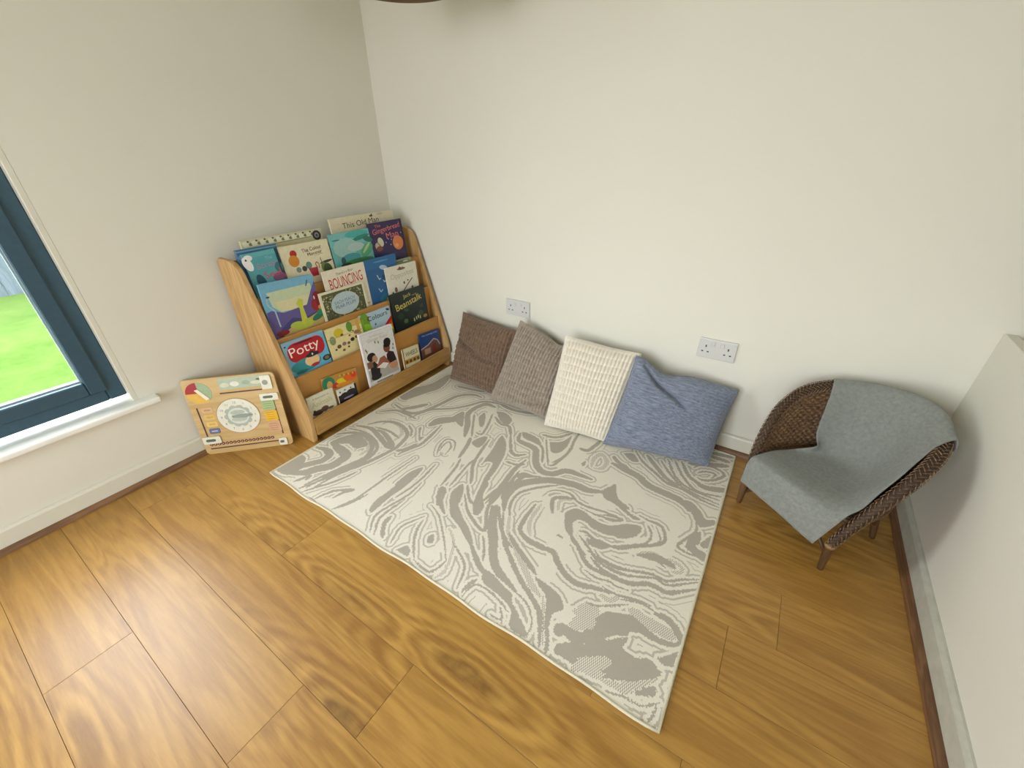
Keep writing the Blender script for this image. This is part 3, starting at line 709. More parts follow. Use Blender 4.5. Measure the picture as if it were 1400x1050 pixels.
# second tier
def d_potty(p, w, h):
    p.rect(-w/2, w/2, h-.012, h, '8fa8b4'); p.rect(-w/2, -w/2+.012, h-.16, h, '8fa8b4'); p.ell(-w/2+.012, h-.018, .004, .004, '1c1c20')
    p.rr(.002, h-.058, .178, .088, .035, 'b0101e'); p.ell(-.02, h-.125, .075, .03, '2f8a90')
    p.ell(.012, h-.117, .036, .027, 'e3bd8a'); p.ell(.02, h-.092, .034, .010, '1b2228'); p.ell(.018, h-.086, .014, .012, '1b2228'); p.ell(.02, h-.09, .004, .005, 'd9d4c8'); p.ell(.02, h-.141, .022, .008, 'b0202a')
    p.ell(.083, h-.132, .022, .014, '2a2a2c'); p.ell(.083, h-.132, .012, .008, '7a6a4a'); p.ell(-.05, h-.15, .03, .008, '1f6f6a')
    p.ell(-.002, h-.021, .05, .004, '5c0c14')
book('board_book', 'red and sky blue book reading Potty in white, at the left of the second tier', 2, .016, .10, -.973, -.771, .486, '5fb0d0', .011, 0, d_potty,
     [('Potty', -.006, .056, .145, .056, 'f2e6da', 3)], corner=.008)
def d_beige(p, w, h):
    p.rect(.03, w/2, h-.03, h, 'c9a55a'); p.rect(w/2-.03, w/2-.012, h-.1, h, 'c79a48'); p.ell(-.035, h-.035, .026, .022, 'c9b51e'); p.ell(.03, h-.025, .017, .026, '5a8a2c'); p.ell(-.075, h-.062, .016, .022, '7d8f62')
    p.line([(-.1, h-.052), (.1, h-.058)], .003, 'b99a55')
    for x, y, a in ((-.02, .05, .008), (.02, .066, .006), (.045, .05, .005), (-.05, .1, .012), (-.02, .096, .012), (.005, .1, .009), (.03, .09, .012), (.055, .085, .009), (-.07, .11, .006), (-.03, .125, .008), (.0, .118, .006)):
        p.ell(x, h-y, a, a*.8, rnd.choice(('3a3020', '5d4a34', '8a6a6a', '1f1c18', '7a4a3a')))
    p.ell(.065, h-.062, .018, .01, '9c7a5a')
book('picture_book', 'pale yellow book with small scattered drawings, between the Potty and Colours books', 2, .016, .10, -.762, -.560, .478, 'dccd94', .009, 0, d_beige)
def d_colours(p, w, h):
    p.rr(0, h/2, w-.002, h-.002, .002, 'a9c2cc')
    p.ell(-w/2+.028, h-.05, .03, .06, '6d9a2a'); p.ell(-w/2+.03, h-.09, .036, .04, '8bbf2a'); p.rect(-w/2, -w/2+.02, 0, h-.02, '7fb02e')
    for k, c in enumerate(('b01818', 'd8401a', 'e8901c', 'e8cc28', '6aa03a')): p.poly([(w/2, h-.055-.02*k), (w/2-.062+.012*k, h-.10-.006*k), (w/2-.062+.012*k, h-.116-.01*k), (w/2, h-.075-.02*k)], c)
    p.ell(w/2-.016, h-.016, .012, .006, '243a5a', -20); p.ell(-.01, h-.07, .005, .005, '444444'); p.ell(.0, h-.115, .022, .014, '2a2a30'); p.ell(-.035, h-.12, .012, .01, '4a4a50')
book('picture_book', 'pale blue book reading Colours with a rainbow, behind the tall white book', 2, .028, .05, -.560, -.360, .480, 'a9c2cc', .008, 0, d_colours,
     [('Colours', .012, .03, .13, .026, '30221e', 2), ('C', -.046, .03, .019, .026, '9c1c1c', 2)])
def d_bean(p, w, h):
    for x, y, a, c in ((-.03, .1, .02, '2c4a34'), (.05, .09, .018, '35553a'), (.085, .11, .014, '24402c'), (-.08, .13, .022, '1f3a2a'), (0, .14, .03, '16281e'), (.07, .15, .02, '2c4a2a'), (-.05, .165, .016, '44603c')): p.ell(x, h-y, a, a*.8, c)
    for x, y in ((.03, .17), (.045, .165), (.012, .175), (.06, .172)): p.ell(x, h-y, .004, .011, 'b7b07a')
    p.ell(.1, h-.175, .016, .01, '9a7a30'); p.ell(.03, h-.06, .1, .05, '13261f')
book('picture_book', 'near-black green book reading Jack Beanstalk in gold, at the right of the second tier', 2, .014, .10, -.352, -.095, .529, '14211c', .011, -1, d_bean,
     [('Jack', -.01, .03, .06, .026, 'c9b050', 6), ('and the', .045, .034, .035, .008, 'c9b050', 6), ('Beanstalk', -.005, .066, .20, .036, 'd0b95c', 8)])
# third tier
def d_dino(p, w, h):
    p.poly([(-.10, h-.04), (.10, h-.035), (.105, h-.10), (.07, h-.125), (-.06, h-.13), (-.09, h-.10)], 'b9c6a0')
    p.poly([(-.08, h-.085), (.09, h-.08), (.08, h-.12), (.0, h-.132), (-.06, h-.128)], 'cfc79a')
    p.poly([(-w/2, h-.12), (-.10, h-.115), (-.05, h-.135), (.02, h-.128), (.06, h-.125), (.10, h-.06), (w/2, h-.03), (w/2, 0), (-w/2, 0)], '5a4f86')
    p.poly([(-w/2+.04, h-.20), (-.02, h-.165), (.03, h-.18), (w/2, h-.16), (w/2, 0), (-w/2, 0)], '3d3a70')
    p.poly([(-.06, h-.215), (-.02, h-.195), (.05, h-.185), (w/2, h-.165), (w/2, 0), (-w/2, 0)], 'b59a5c')
    p.line([(-.102, h-.06), (-.108, h-.075), (-.105, h-.095), (-.085, h-.12), (-.082, h-.19)], .006, '9fb8bc'); p.ell(-.098, h-.058, .008, .004, '2c4250')
    p.line([(.09, h-.02), (.078, h-.045)], .005, '35566a')
    p.ell(.115, h-.10, .020, .024, '7c1018'); p.ell(.105, h-.135, .026, .03, '8c141c'); p.ell(.12, h-.125, .012, .03, '6a0e16')
    p.ell(.102, h-.102, .003, .008, 'ded0c8'); p.ell(.128, h-.1, .003, .007, 'ded0c8')
    p.poly([(.016, h-.205), (.046, h-.2), (.04, h-.13), (.048, h-.10), (.03, h-.09), (.012, h-.11), (.022, h-.135)], 'b7bd3c')
    for x, y, a, b_ in ((-.01, .2, .03, .014), (.05, .2, .022, .016), (.02, .215, .04, .012)): p.ell(x, h-y, a, b_, 'a9b53a')
    p.ell(.1, h-.188, .034, .014, '1d6a4c', 20); p.ell(.115, h-.172, .018, .012, '2b7d58'); p.ell(.12, h-.15, .01, .01, 'c48a4a')
    p.ell(-.08, h-.219, .03, .012, '7d1a20')
book('picture_book', 'large blue and purple undersea scene book, at the left of the third tier', 3, .016, .10, -.974, -.731, .727, '6fa6bf', .011, -2.5, d_dino, corner=.012)
def d_peach(p, w, h):
    p.rr(0, h-.075, w-.022, .128, .003, '4f5234')
    for k in range(190):
        x, y = rnd.uniform(-w/2+.014, w/2-.014), rnd.uniform(.016, .135)
        if (x/.076)**2 + ((y-.075)/.05)**2 > 1.0: p.ell(x, h-y, rnd.uniform(.003, .006), rnd.uniform(.002, .004), rnd.choice(('a9a274', '767a4c', 'c6bd8e', '2e3420', '8a8f60')), rnd.uniform(0, 180), 6)
    p.ell(0, h-.075, .080, .054, 'b9c0ac'); p.ell(0, h-.075, .076, .050, 'a9bcc0')
book('picture_book', 'leafy bordered book with a pale oval reading Each Peach Pear Plum, third tier', 3, .010, .07, -.724, -.472, .635, 'd8cfb0', .007, 0, d_peach,
     [('EACH PEACH', 0, .062, .115, .016, '6a7a82', 3), ('PEAR PLUM', 0, .083, .115, .017, '5c6c74', 3)])
def d_bounc(p, w, h):
    p.poly([(.03, h-.115), (.06, h-.098), (.075, h-.11), (.08, h-.165), (.068, h-.20), (.06, h-.15)], '2a2622'); p.ell(.062, h-.155, .009, .014, 'b9b4a6'); p.ell(.09, h-.205, .02, .004, 'a79878'); p.ell(.07, h-.222, .01, .006, '8a7050')
    p.ell(-.04, h-.105, .02, .004, '6a6458')
book('picture_book', 'cream book reading BOUNCING in red letters, behind the leafy bordered book', 3, .022, .05, -.674, -.436, .722, 'dcd3bb', .008, 0, d_bounc,
     [("There's a Bear", 0, .022, .10, .013, '6a6a4a', 4), ('BOUNCING', .0, .062, .19, .050, 'b81c22', 3)])
def d_bluebook(p, w, h):
    p.rect(-w/2, w/2, h-.05, h, '1f5f92'); p.ell(.01, h-.055, .026, .012, 'a9bcd0', -15); p.line([(-.04, h-.085), (-.03, h-.11), (-.02, h-.105)], .005, 'b7c8d4'); p.line([(-.01, h-.10), (0, h-.13), (.02, h-.12)], .005, 'b7c8d4')
    p.line([(-.045, h-.155), (-.035, h-.175), (-.02, h-.165)], .005, 'a7bcc8'); p.ell(.0, h-.105, .012, .014, '123e66'); p.ell(0, h-.215, .05, .03, '2a6a86'); p.ell(.02, h-.225, .03, .014, 'a58a5c'); p.ell(.0, h-.02, .05, .004, '4f86ae')
book('picture_book', 'deep blue book with white fish-like strokes, third tier beside the Opposites book', 3, .022, .05, -.434, -.226, .725, '1c5688', .008, 0, d_bluebook)
def d_oppo(p, w, h):
    p.rr(0, h/2, w-.002, h-.002, .002, 'd9d2c0')
    p.ell(0, h-.022, .03, .007, '7a6040'); p.ell(-.01, h-.018, .008, .008, '6a3c28'); p.ell(.012, h-.02, .007, .007, '8a5a34'); p.line([(-.03, h-.16), (.02, h-.12), (.07, h-.085)], .006, '6a5038')
    p.ell(.035, h-.092, .006, .004, '4a3c28'); p.ell(.005, h-.1, .006, .008, '3c3428'); p.ell(-.06, h-.125, .01, .014, '7c5038'); p.ell(-.085, h-.14, .006, .008, '4c4434'); p.ell(.06, h-.135, .008, .008, '55603a')
book('picture_book', 'white square book reading Opposites in pale grey, third tier', 3, .010, .07, -.325, -.100, .662, 'd9d2c0', .007, -1, d_oppo,
     [('Opposites', 0, .055, .17, .036, 'b0ab98', 3)])
def d_green(p, w, h):
    p.ell(0, h-.012, .06, .006, '5a6a48'); p.ell(.03, h-.014, .02, .004, 'c9c7ae')
book('picture_book', 'thin mossy green book just showing above the Opposites book', 3, .036, .02, -.254, -.110, .684, '8c946c', .005, 0, d_green)
# top tier
def d_stick(p, w, h):
    p.rect(-w/2, w/2, h-.018, h, '5fa6a8'); p.ell(-.06, h-.040, .017, .03, 'e6e2dc', 20); p.ell(-.052, h-.018, .018, .012, 'e6e2dc'); p.ell(-.062, h-.024, .004, .004, '2c2a2a')
    p.ell(-.03, h-.12, .018, .034, '1f4a5c', 12); p.ell(.06, h-.075, .018, .02, '2f6e74'); p.rect(w/2-.006, w/2, 0, h, '163848'); p.ell(.05, h-.115, .03, .018, '7a4a6a')
book('picture_book', 'teal book with pink lettering and a white corner shape, top tier left', 4, .012, .10, -.958, -.818, .851, '4f9aa0', .010, 1, d_stick,
     [('The', .03, .03, .03, .014, '7fb6b8', 5), ('Stray', .012, .058, .085, .028, 'b0779a', 5), ('Seal', .025, .095, .075, .028, 'c04a5c', 5)])
def d_monster(p, w, h):
    p.ell(-.062, h-.038, .016, .016, 'a81820'); p.ell(-.068, h-.068, .025, .025, 'c8801c'); p.ell(-.058, h-.108, .012, .012, '7a8078'); p.ell(-.03, h-.108, .012, .012, '2e3a34'); p.ell(-.005, h-.098, .015, .016, '5f7f74')
    p.poly([(-.012, h-.112), (.035, h-.112), (.03, h-.15), (.0, h-.15)], 'a8283c'); p.line([(.032, h-.112), (.028, h-.098), (.036, h-.09), (.045, h-.1), (.042, h-.12)], .004, '8a4a40')
    p.ell(.085, h-.098, .034, .006, '2a2e24', 6); p.ell(.068, h-.12, .015, .024, '6a7a34'); p.ell(.085, h-.135, .022, .03, '3c4a24'); p.line([(.06, h-.075), (.062, h-.1)], .003, '3a3428'); p.line([(.035, h-.062), (.08, h-.058)], .0012, '77705c')
book('picture_book', 'wide cream book with coloured round dabs and thin black handwriting, top tier', 4, .018, .10, -.807, -.566, .852, 'd6cdaa', .010, 0, d_monster,
     [('The Colour', .03, .03, .10, .017, '26221c', 4), ('Monster', .04, .05, .075, .014, '26221c', 4)])
def d_teal(p, w, h):
    p.rect(-w/2, w/2, h-.06, h, '6fb0ac'); p.ell(.04, h-.016, .07, .016, '3fa09a'); p.ell(.06, h-.036, .055, .010, '1f7a6c', 8); p.ell(.1, h-.05, .03, .014, '1c6a5c', -20)
    p.ell(-.04, h-.07, .07, .045, '8fb4ac'); p.ell(.02, h-.075, .05, .02, 'a3b8b0'); p.ell(-.02, h-.12, .055, .02, '3a8f92'); p.ell(.08, h-.1, .045, .025, '4a9a6a', 30); p.ell(.08, h-.09, .035, .007, 'a3c08a', 40)
    p.ell(-.07, h-.13, .013, .02, '1c4a4c'); p.ell(.02, h-.145, .09, .016, '3f7a44'); p.ell(-.06, h-.148, .03, .008, '24382c'); p.ell(-.085, h-.03, .022, .003, '2f6a6a')
book('picture_book', 'sea green book with swirling painted waves, top tier', 4, .012, .10, -.558, -.325, .866, '5fa39e', .010, 0, d_teal)
def d_ginger(p, w, h):
    p.rect(w/2-.012, w/2, 0, h, '1c1230'); p.ell(.062, h-.118, .037, .037, 'cf7a42'); p.ell(.05, h-.13, .012, .01, 'd99a5c'); p.ell(-.055, h-.098, .018, .024, 'c6c0a0', 20); p.ell(-.08, h-.115, .016, .018, 'b7a890'); p.ell(-.07, h-.13, .022, .014, '7a3a30'); p.line([(-.085, h-.085), (-.055, h-.125)], .004, '5a3a24')
    for x, y in ((0, .09), (.01, .12), (.095, .07), (-.02, .105), (.02, .095)): p.ell(x, h-y, .003, .004, 'a9a0b8')
book('picture_book', 'dark purple book with pink lettering and an orange disc, top tier right', 4, .012, .10, -.322, -.095, .8845, '2c1f4c', .011, 0, d_ginger,
     [('The', -.055, .018, .04, .014, 'd06a6a', 5), ('Gingerbread', .0, .04, .19, .034, 'd8706c', 6), ('Man', .032, .071, .085, .03, 'd8706c', 4)])
def d_old(p, w, h):
    p.ell(.05, h-.012, .012, .005, '5a4638'); p.ell(.055, h-.008, .004, .006, '3a2c24'); p.ell(.11, h-.008, .022, .006, 'bfae94')
book('picture_book', 'large cream book reading This Old Man in black, rearmost on the top tier', 4, .055, .10, -.504, -.105, .926, 'd2c7a6', .012, 0, d_old,
     [('This Old Man', -.02, .036, .23, .026, '1f1c1a', 2)])
def d_board(p, w, h):
    p.rect(-w/2, w/2, h-.032, h, 'cbc49c'); p.line([(-w/2, h-.034), (w/2-.06, h-.030)], .002, '6b5f42')
    for k in range(9):
        x = -w/2+.02 + k*.036; p.rr(x, h-.017, .026, .02, .004, 'dfdcc0', 8); p.ell(x+.022, h-.019, .012, .006, '74794a', 8); p.ell(x+.01, h-.008, .005, .004, '5c5a3c')
    p.ell(w/2-.03, h-.028, .022, .022, '2a2830'); p.ell(w/2-.03, h-.028, .012, .012, '8a8a8c'); p.ell(w/2-.03, h-.028, .006, .006, '3a3a40')
book('picture_book', 'wide cream book with checkered green border and black wheel, rearmost on top tier', 4, .085, .10, -.917, -.540, .890, 'c8bf96', .014, 0, d_board)
def d_stack(p, w, h): p.rect(-w/2, w/2, h-.010, h-.006, '7aa2b8'); p.ell(-w/2+.02, h-.03, .02, .012, '7c9cc0')
book('picture_book', 'slate blue book just showing above the teal book at the top left', 4, .036, .10, -.968, -.800, .866, '3f6c8c', .016, 0, d_stack)

# ------------------------------------------------------------------ wooden calendar board
BIRCH = wood('birch_plywood', 'bb9a62', 'cdb07c', 'X', .5, 1.5, 8)
e = Vector((.7017, .7125, 0)); nh = Vector((.7125, -.7017, 0)); a = math.radians(5.5)
up = Vector((0, 0, 1))*math.cos(a) - nh*math.sin(a); nn = e.cross(up)
Mw = Matrix.Identity(4)
for i in range(3): Mw[i][0] = e[i]; Mw[i][1] = up[i]; Mw[i][2] = nn[i]
CW, CH = .368, .370
Mw.translation = Vector((.022, -1.300, 0)) + e*CW/2 + nh*.022 + Vector((0, 0, .0008))
cal = empty('calendar_board', mw=Mw); tag(cal, 'square wooden learning calendar with a clock dial, leaning beside the bookcase', 'calendar')
bm = bmesh.new(); prism(bm, rrect(CW, CH, .018, 5, 0, CH/2), -.010, 0, lambda p, d: (p[0], p[1], d)); put('backboard', bm, BIRCH, cal)
def cprism(name, pts, z0, z1, c, m=None, par=None):
    bm = bmesh.new(); prism(bm, pts, z0, z1, lambda p, d: (p[0], p[1], d)); return put(name, bm, m or ink(c), par or cal)
def cxy(px, py):     # board coordinates from fractions (0..1 left-right, 0..1 top-bottom)
    return (px-.5)*CW, (1-py)*CH
def circ(x, y, a, b=None, n=28, a0=0, a1=360):
    b = b or a; return [(x+a*math.cos(math.radians(a0+(a1-a0)*k/n)), y+b*math.sin(math.radians(a0+(a1-a0)*k/n))) for k in range(n if a1-a0 == 360 else n+1)]
x, y = cxy(.155, .175)
for a0, a1, c in ((90, 180, 'a02226'), (-45, 90, '97ab84'), (180, 315, 'd9ae4a')):
    cprism('season_wedge', [(x, y)] + circ(x, y, .050, n=10, a0=a0, a1=a1), 0, .0012, c)
cprism('season_pointer', [(x-.012, y+.016), (x+.002, y+.020), (x+.036, y-.028), (x+.022, y-.034)], .0014, .005, 'e2dbc0')
x, y = cxy(.665, .09); bm = bmesh.new(); p = Print(); p.rr(x, y, .205, .052, .004, 'a8b49a'); 
p.ell(x-.08, y-.006, .018, .011, 'c9c6b0'); p.ell(x-.04, y-.004, .018, .012, 'd6d4c4'); p.ell(x+.005, y-.002, .016, .01, '93a48c'); p.ell(x+.045, y-.006, .022, .008, 'cfccb4'); p.ell(x+.06, y+.008, .012, .005, '5b675c')
put('weather_panel', p.bm, p.mats, cal); bm.free()
def slot(x0, y0, x1, y1, w=.006):
    d = Vector((x1-x0, y1-y0)); d.normalize(); n = Vector((-d.y, d.x))*w/2
    cprism('slot', [(x0+n.x, y0+n.y), (x0-n.x, y0-n.y), (x1-n.x, y1-n.y), (x1+n.x, y1+n.y)], 0, .0006, '4c2a1c')
ax, ay = cxy(.37, .205); bx, by = cxy(.83, .205); slot(ax, ay, bx, by)
ax, ay = cxy(.075, .36); bx, by = cxy(.075, .76); slot(ax, ay, bx, by)
ax, ay = cxy(.915, .36); bx, by = cxy(.915, .83); slot(ax, ay, bx, by)
ax, ay = cxy(.06, .925); bx, by = cxy(.86, .925); slot(ax, ay, bx, by)
def token(px, py, w, h, c='d9d6c2', mark='55604e'):
    x, y = cxy(px, py); sl = cprism('slider', rrect(w, h, .005, 3, x, y), .0008, .007, c); cprism('slider_mark', rrect(w*.55, h*.36, h*.16, 3, x-.004, y), .007, .0076, mark, par=sl)
token(.90, .115, .042, .064, mark='8a9488'); token(.885, .305, .074, .034); token(.115, .80, .072, .036); token(.895, .935, .034, .036)
x, y = cxy(.49, .515); cprism('clock_rim', circ(x, y, .088, n=40), 0, .0012, 'a48450'); dial = cprism('clock_dial', circ(x, y, .085, n=40), .0012, .003, 'd9d6c4')
p = Print()
for k in range(10): p.ell(x+.042*math.cos(k*.628), y+.040*math.sin(k*.628), .016, .015, 'a6aea0')
p.ell(x, y, .042, .040, 'cfd0c0'); p.ell(x, y+.018, .03, .012, 'a9b2a4'); p.ell(x, y-.016, .032, .012, 'aeb6a6')
o = put('dial_print', p.bm, p.mats, dial); o.location = (0, 0, .003)
for k in range(12):
    aa = math.radians(90-30*(k+1)); me = text_mesh(str(k+1), None, .010); me.materials.append(ink('6b6a5c')); q = bpy.data.objects.new('numeral', me); COL.objects.link(q); q.parent = dial; q.location = (x+.068*math.cos(aa), y+.068*math.sin(aa), .0036)
cprism('clock_hand', [(x-.025, y-.005), (x+.03, y-.010), (x+.06, y), (x+.03, y+.009), (x-.025, y+.005)], .0058, .008, '8d968c', par=dial)
for k, (c, mk) in enumerate((('cfa878', 'b48a60'), ('d6b060', 'c49a48'), ('dcb968', 'c9a450'), ('5d6688', 'aab0b8'))):
    xx, yy = cxy(.175, .40+.095*k); wp = cprism('weekday_panel', rrect(.044, .026, .006, 3, xx, yy), 0, .0012, c); cprism('weekday_mark', rrect(.026, .007, .003, 2, xx, yy), .0012, .0016, mk, par=wp)
for k, (c, hh) in enumerate((('9db07a', .05), ('d9a81e', .05), ('c89c78', .055))):
    xx, yy = cxy(.845, .415+.15*k); mp_ = cprism('month_panel', rrect(.052, hh, .003, 2, xx, yy), 0, .0012, c)
    for j in range(4): cprism('month_line', rrect(.034, .0022, .001, 1, xx-.003, yy-hh/2+.009+j*.011), .0012, .0016, ('7f9460', 'b98a14', 'a97c5c')[k], par=mp_)
for k in range(17):
    xx, yy = cxy(.085+.0435*k, .868); dd = cprism('date_disc', circ(xx, yy, .0072, n=12), 0, .0014, '5c1c1c'); cprism('date_mark', circ(xx, yy, .0028, n=8), .0014, .0018, 'c9a890', par=dd)
# ------------------------------------------------------------------ cushions
def cushion_mat(name, c0, c1, sx, sy):
    m, t, b = nt(name); tc = N(t, 'ShaderNodeTexCoord'); mp = N(t, 'ShaderNodeMapping'); mp.inputs['Scale'].default_value = (sx, sy, sy); L(t, tc.outputs['Object'], mp.inputs['Vector'])
    no = N(t, 'ShaderNodeTexNoise', i_Scale=1.0, i_Detail=4.0, i_Roughness=.7); L(t, mp.outputs[0], no.inputs['Vector'])
    L(t, ramp(t, no.outputs[0], [(.25, lin(c0)), (.75, lin(c1))]), b.inputs['Base Color']); b.inputs['Roughness'].default_value = .95; b.inputs['Specular IOR Level'].default_value = .1
    b.inputs['Sheen Weight'].default_value = .25; b.inputs['Sheen Roughness'].default_value = .5
    f = N(t, 'ShaderNodeTexNoise', i_Scale=420.0, i_Detail=3.0); L(t, tc.outputs['Object'], f.inputs['Vector']); bump(t, b, f.outputs[0], .5, .002)
    return m
def cushion(label, tl, tr, br, bl, thick, mat_, mode, creases=(), sag=(), bend=.03, seed=0, NN=176):
    tl, tr, br, bl = map(Vector, (tl, tr, br, bl)); c = (tl+tr+br+bl)/4
    nrm = ((tr-bl).cross(tl-br)).normalized()
    if nrm.y > 0: nrm = -nrm
    base = Vector((c.x, min(bl.y, br.y), 0)); root = empty('cushion', base); tag(root, label, 'cushion', 'cushions leaning along the wall')
    def sagf(a, b_): return sum(am*math.exp(-((a-ac)/wd)**2) for ac, am, wd in sag)*max(0, b_)**1.5
    bm = bmesh.new(); G = {}
    for side in (1, -1):
        for i in range(NN+1):
            for j in range(NN+1):
                if side < 0 and (i in (0, NN) or j in (0, NN)): G[side, i, j] = G[1, i, j]; continue
                a = i/NN*2-1; b_ = j/NN*2-1     # a left-right, b_ bottom-top
                a2 = a*(1-bend*(1-b_*b_)); b2 = b_*(1-bend*(1-a*a))
                b2 -= sagf(a, b_); a2 += .018*mnoise.noise((b_*1.3, seed*3.1, .2+(a > 0)*5))*abs(a); b2 += .02*mnoise.noise((a*1.5, seed*1.7, 4+(b_ > 0)*5))*abs(b_)
                u, v = (a2+1)/2, (b2+1)/2
                p = (bl*(1-u)+br*u)*(1-v) + (tl*(1-u)+tr*u)*v
                prof = ((1-abs(a)**2.4)*(1-abs(b_)**2.4))
                hgt = thick*(max(prof, 0)**.55)
                edge = min(1, min(1-abs(a), 1-abs(b_))*9)
                if side > 0:
                    hgt += .010*edge*mnoise.noise((a*1.4+seed, b_*1.4, seed))
                    for (ca, cb, da, db, wd, dp) in creases:      # crease segment from (ca,cb) to (da,db)
                        d = Vector((da-ca, db-cb)); l2 = d.length_squared; s = max(0, min(1, ((a-ca)*d.x+(b_-cb)*d.y)/l2)); q = Vector((a-ca-d.x*s, b_-cb-d.y*s)).length
                        hgt -= dp*math.exp(-(q/wd)**2)*math.sin(math.pi*min(1, max(.12, s*.8+.15)))
                    if mode == 'waffle':
                        r = abs(math.sin(math.pi*(v*12.5+.25*math.sin(u*9+seed)*.3))); s_ = abs(math.sin(math.pi*(u*21)))
                        hgt += .0118*edge*(.3+.7*r**.7)*(s_**1.1)
                    else:
                        r = abs(math.sin(math.pi*(v*26))); hgt += .0085*edge*(r**.6)*(.55+.45*mnoise.noise((u*16, round(v*26)*3.1, seed)))
                    p = p + nrm*hgt
                else: p = p - nrm*(thick*.45*(max(prof, 0)**.55))
                p.z = max(p.z, .0085); p.y = min(p.y, -.003)
                G[side, i, j] = bm.verts.new(p-base)
    for side in (1, -1):
        for i in range(NN):
            for j in range(NN):
                q = [G[side, i, j], G[side, i+1, j], G[side, i+1, j+1], G[side, i, j+1]]
                bm.faces.new(q if side > 0 else q[::-1])
    put('cushion_cover', bm, mat_, root, True)
    bm = bmesh.new()
    def ep(a, b_):
        a2 = a*(1-bend*(1-b_*b_)); b2 = b_*(1-bend*(1-a*a)); b2 -= sagf(a, b_); a2 += .018*mnoise.noise((b_*1.3, seed*3.1, .2+(a > 0)*5))*abs(a); b2 += .02*mnoise.noise((a*1.5, seed*1.7, 4+(b_ > 0)*5))*abs(b_); u, v = (a2+1)/2, (b2+1)/2
        p = (bl*(1-u)+br*u)*(1-v) + (tl*(1-u)+tr*u)*v; p.z = max(p.z, .0105); p.y = min(p.y, -.005); return p-base
    n = 40; pts = [ep(-1+2*k/n, -1) for k in range(n)] + [ep(1, -1+2*k/n) for k in range(n)] + [ep(1-2*k/n, 1) for k in range(n)] + [ep(-1, 1-2*k/n) for k in range(n)]
    tube(bm, pts, .0035, 6, closed=True); put('seam', bm, mat_, root, True)
    return root
cushion('brown ribbed cushion nearest the bookcase', (.545, -.045, .392), (.925, -.055, .362), (.905, -.205, .018), (.528, -.188, .02), .060,
        cushion_mat('brown_ribbed_chenille', '664f3f', '87705c', 60, 60), 'waffle', [(-1, .28, .2, -.05, .07, .028), (.1, -.1, .9, .02, .08, .02)], bend=.04, seed=1)
cushion('taupe grey ribbed cushion between the brown and cream ones', (.955, -.075, .432), (1.262, -.045, .347), (1.225, -.250, .018), (.866, -.255, .02), .062,
        cushion_mat('taupe_ribbed_chenille', '85796a', 'ada192', 60, 60), 'waffle', [(.1, -.85, .95, -.55, .07, .02), (.2, 1, .9, .6, .12, .012)], sag=[(.45, .12, .35)], bend=.035, seed=2)
cushion('cream white ribbed cushion between the taupe and blue ones', (1.233, -.105, .420), (1.590, -.07, .400), (1.545, -.262, .018), (1.236, -.300, .02), .060,
        cushion_mat('cream_ribbed_chenille', 'd8cfbc', 'ebe4d4', 60, 60), 'waffle', [], bend=.02, seed=3)
cushion('slate blue chenille cushion nearest the wicker chair', (1.582, -.110, .410), (1.999, -.05, .328), (1.972, -.192, .016), (1.538, -.285, .02), .066,
        cushion_mat('slate_blue_chenille', '485062', '9aa1b0', 26, 200), 'streak', [(-.75, .9, .3, .25, .05, .035)], sag=[(-.35, .16, .35)], bend=.04, seed=5)

# ------------------------------------------------------------------ sockets
PLAS = plain('cbcac5', .3, 'white_plastic', .01)
HOLE = plain('3a3a36', .7, 'pin_hole', .0)
def socket(label, x, z):
    r = empty('wall_socket', (x, 0, z)); tag(r, label, 'socket', 'double sockets on the wall')
    bm = bmesh.new(); box(bm, -.073, .073, -.0095, 0, -.043, .043, .003, 2); put('face_plate', bm, PLAS, r)
    for s in (-1, 1):
        bm = bmesh.new(); box(bm, s*.018-.008, s*.018+.008, -.0125, -.0092, .012, .032, .0015, 1); put('rocker_switch', bm, PLAS, r)
        for dx, dz, w, h in ((s*.043, .010, .0026, .005), (s*.043-.011, -.014, .004, .0026), (s*.043+.011, -.014, .004, .0026)):
            bm = bmesh.new(); box(bm, dx-w, dx+w, -.0098, -.009, dz-h, dz+h); put('pin_hole', bm, HOLE, r)
    for dx in (-.060, .060):
        bm = bmesh.new(); lathe(bm, [(.0028, 0), (.0028, .0006)], seg=10); o = put('screw', bm, plain('c9c8c4', .3, 'screw_cap'), r); o.rotation_euler = (math.pi/2, 0, 0); o.location = (dx, -.0095, 0)
socket('white double wall socket above the brown and taupe cushions', .8924, .4679)
socket('white double wall socket above the blue cushion', 1.8787, .4679)

# ------------------------------------------------------------------ wicker tub chair
CO = Vector((2.2515, -.4065, 0)); cn = Vector((-.5593, -.8290, 0)); ca = Vector((.8290, -.5593, 0))
Mc = Matrix.Identity(4)
for i in range(3): Mc[i][0] = ca[i]; Mc[i][1] = -cn[i]; Mc[i][2] = (0, 0, 1)[i]
Mc.translation = CO
chair = empty('wicker_chair', mw=Mc); tag(chair, 'small brown woven wicker tub chair on wooden legs', 'chair')
def wicker_mat():
    m, t, b = nt('brown_wicker'); tc = N(t, 'ShaderNodeTexCoord'); no = N(t, 'ShaderNodeTexNoise', i_Scale=140.0, i_Detail=3.0); L(t, tc.outputs['Object'], no.inputs['Vector'])
    L(t, ramp(t, no.outputs[0], [(.3, lin('4a3524')), (.5, lin('6d5138')), (.72, lin('94754f'))]), b.inputs['Base Color']); b.inputs['Roughness'].default_value = .55
    return m
WICK = wicker_mat(); LEGW = wood('chair_leg_wood', '4e3620', '6e4f30', 'Z', .45, 2, 8)
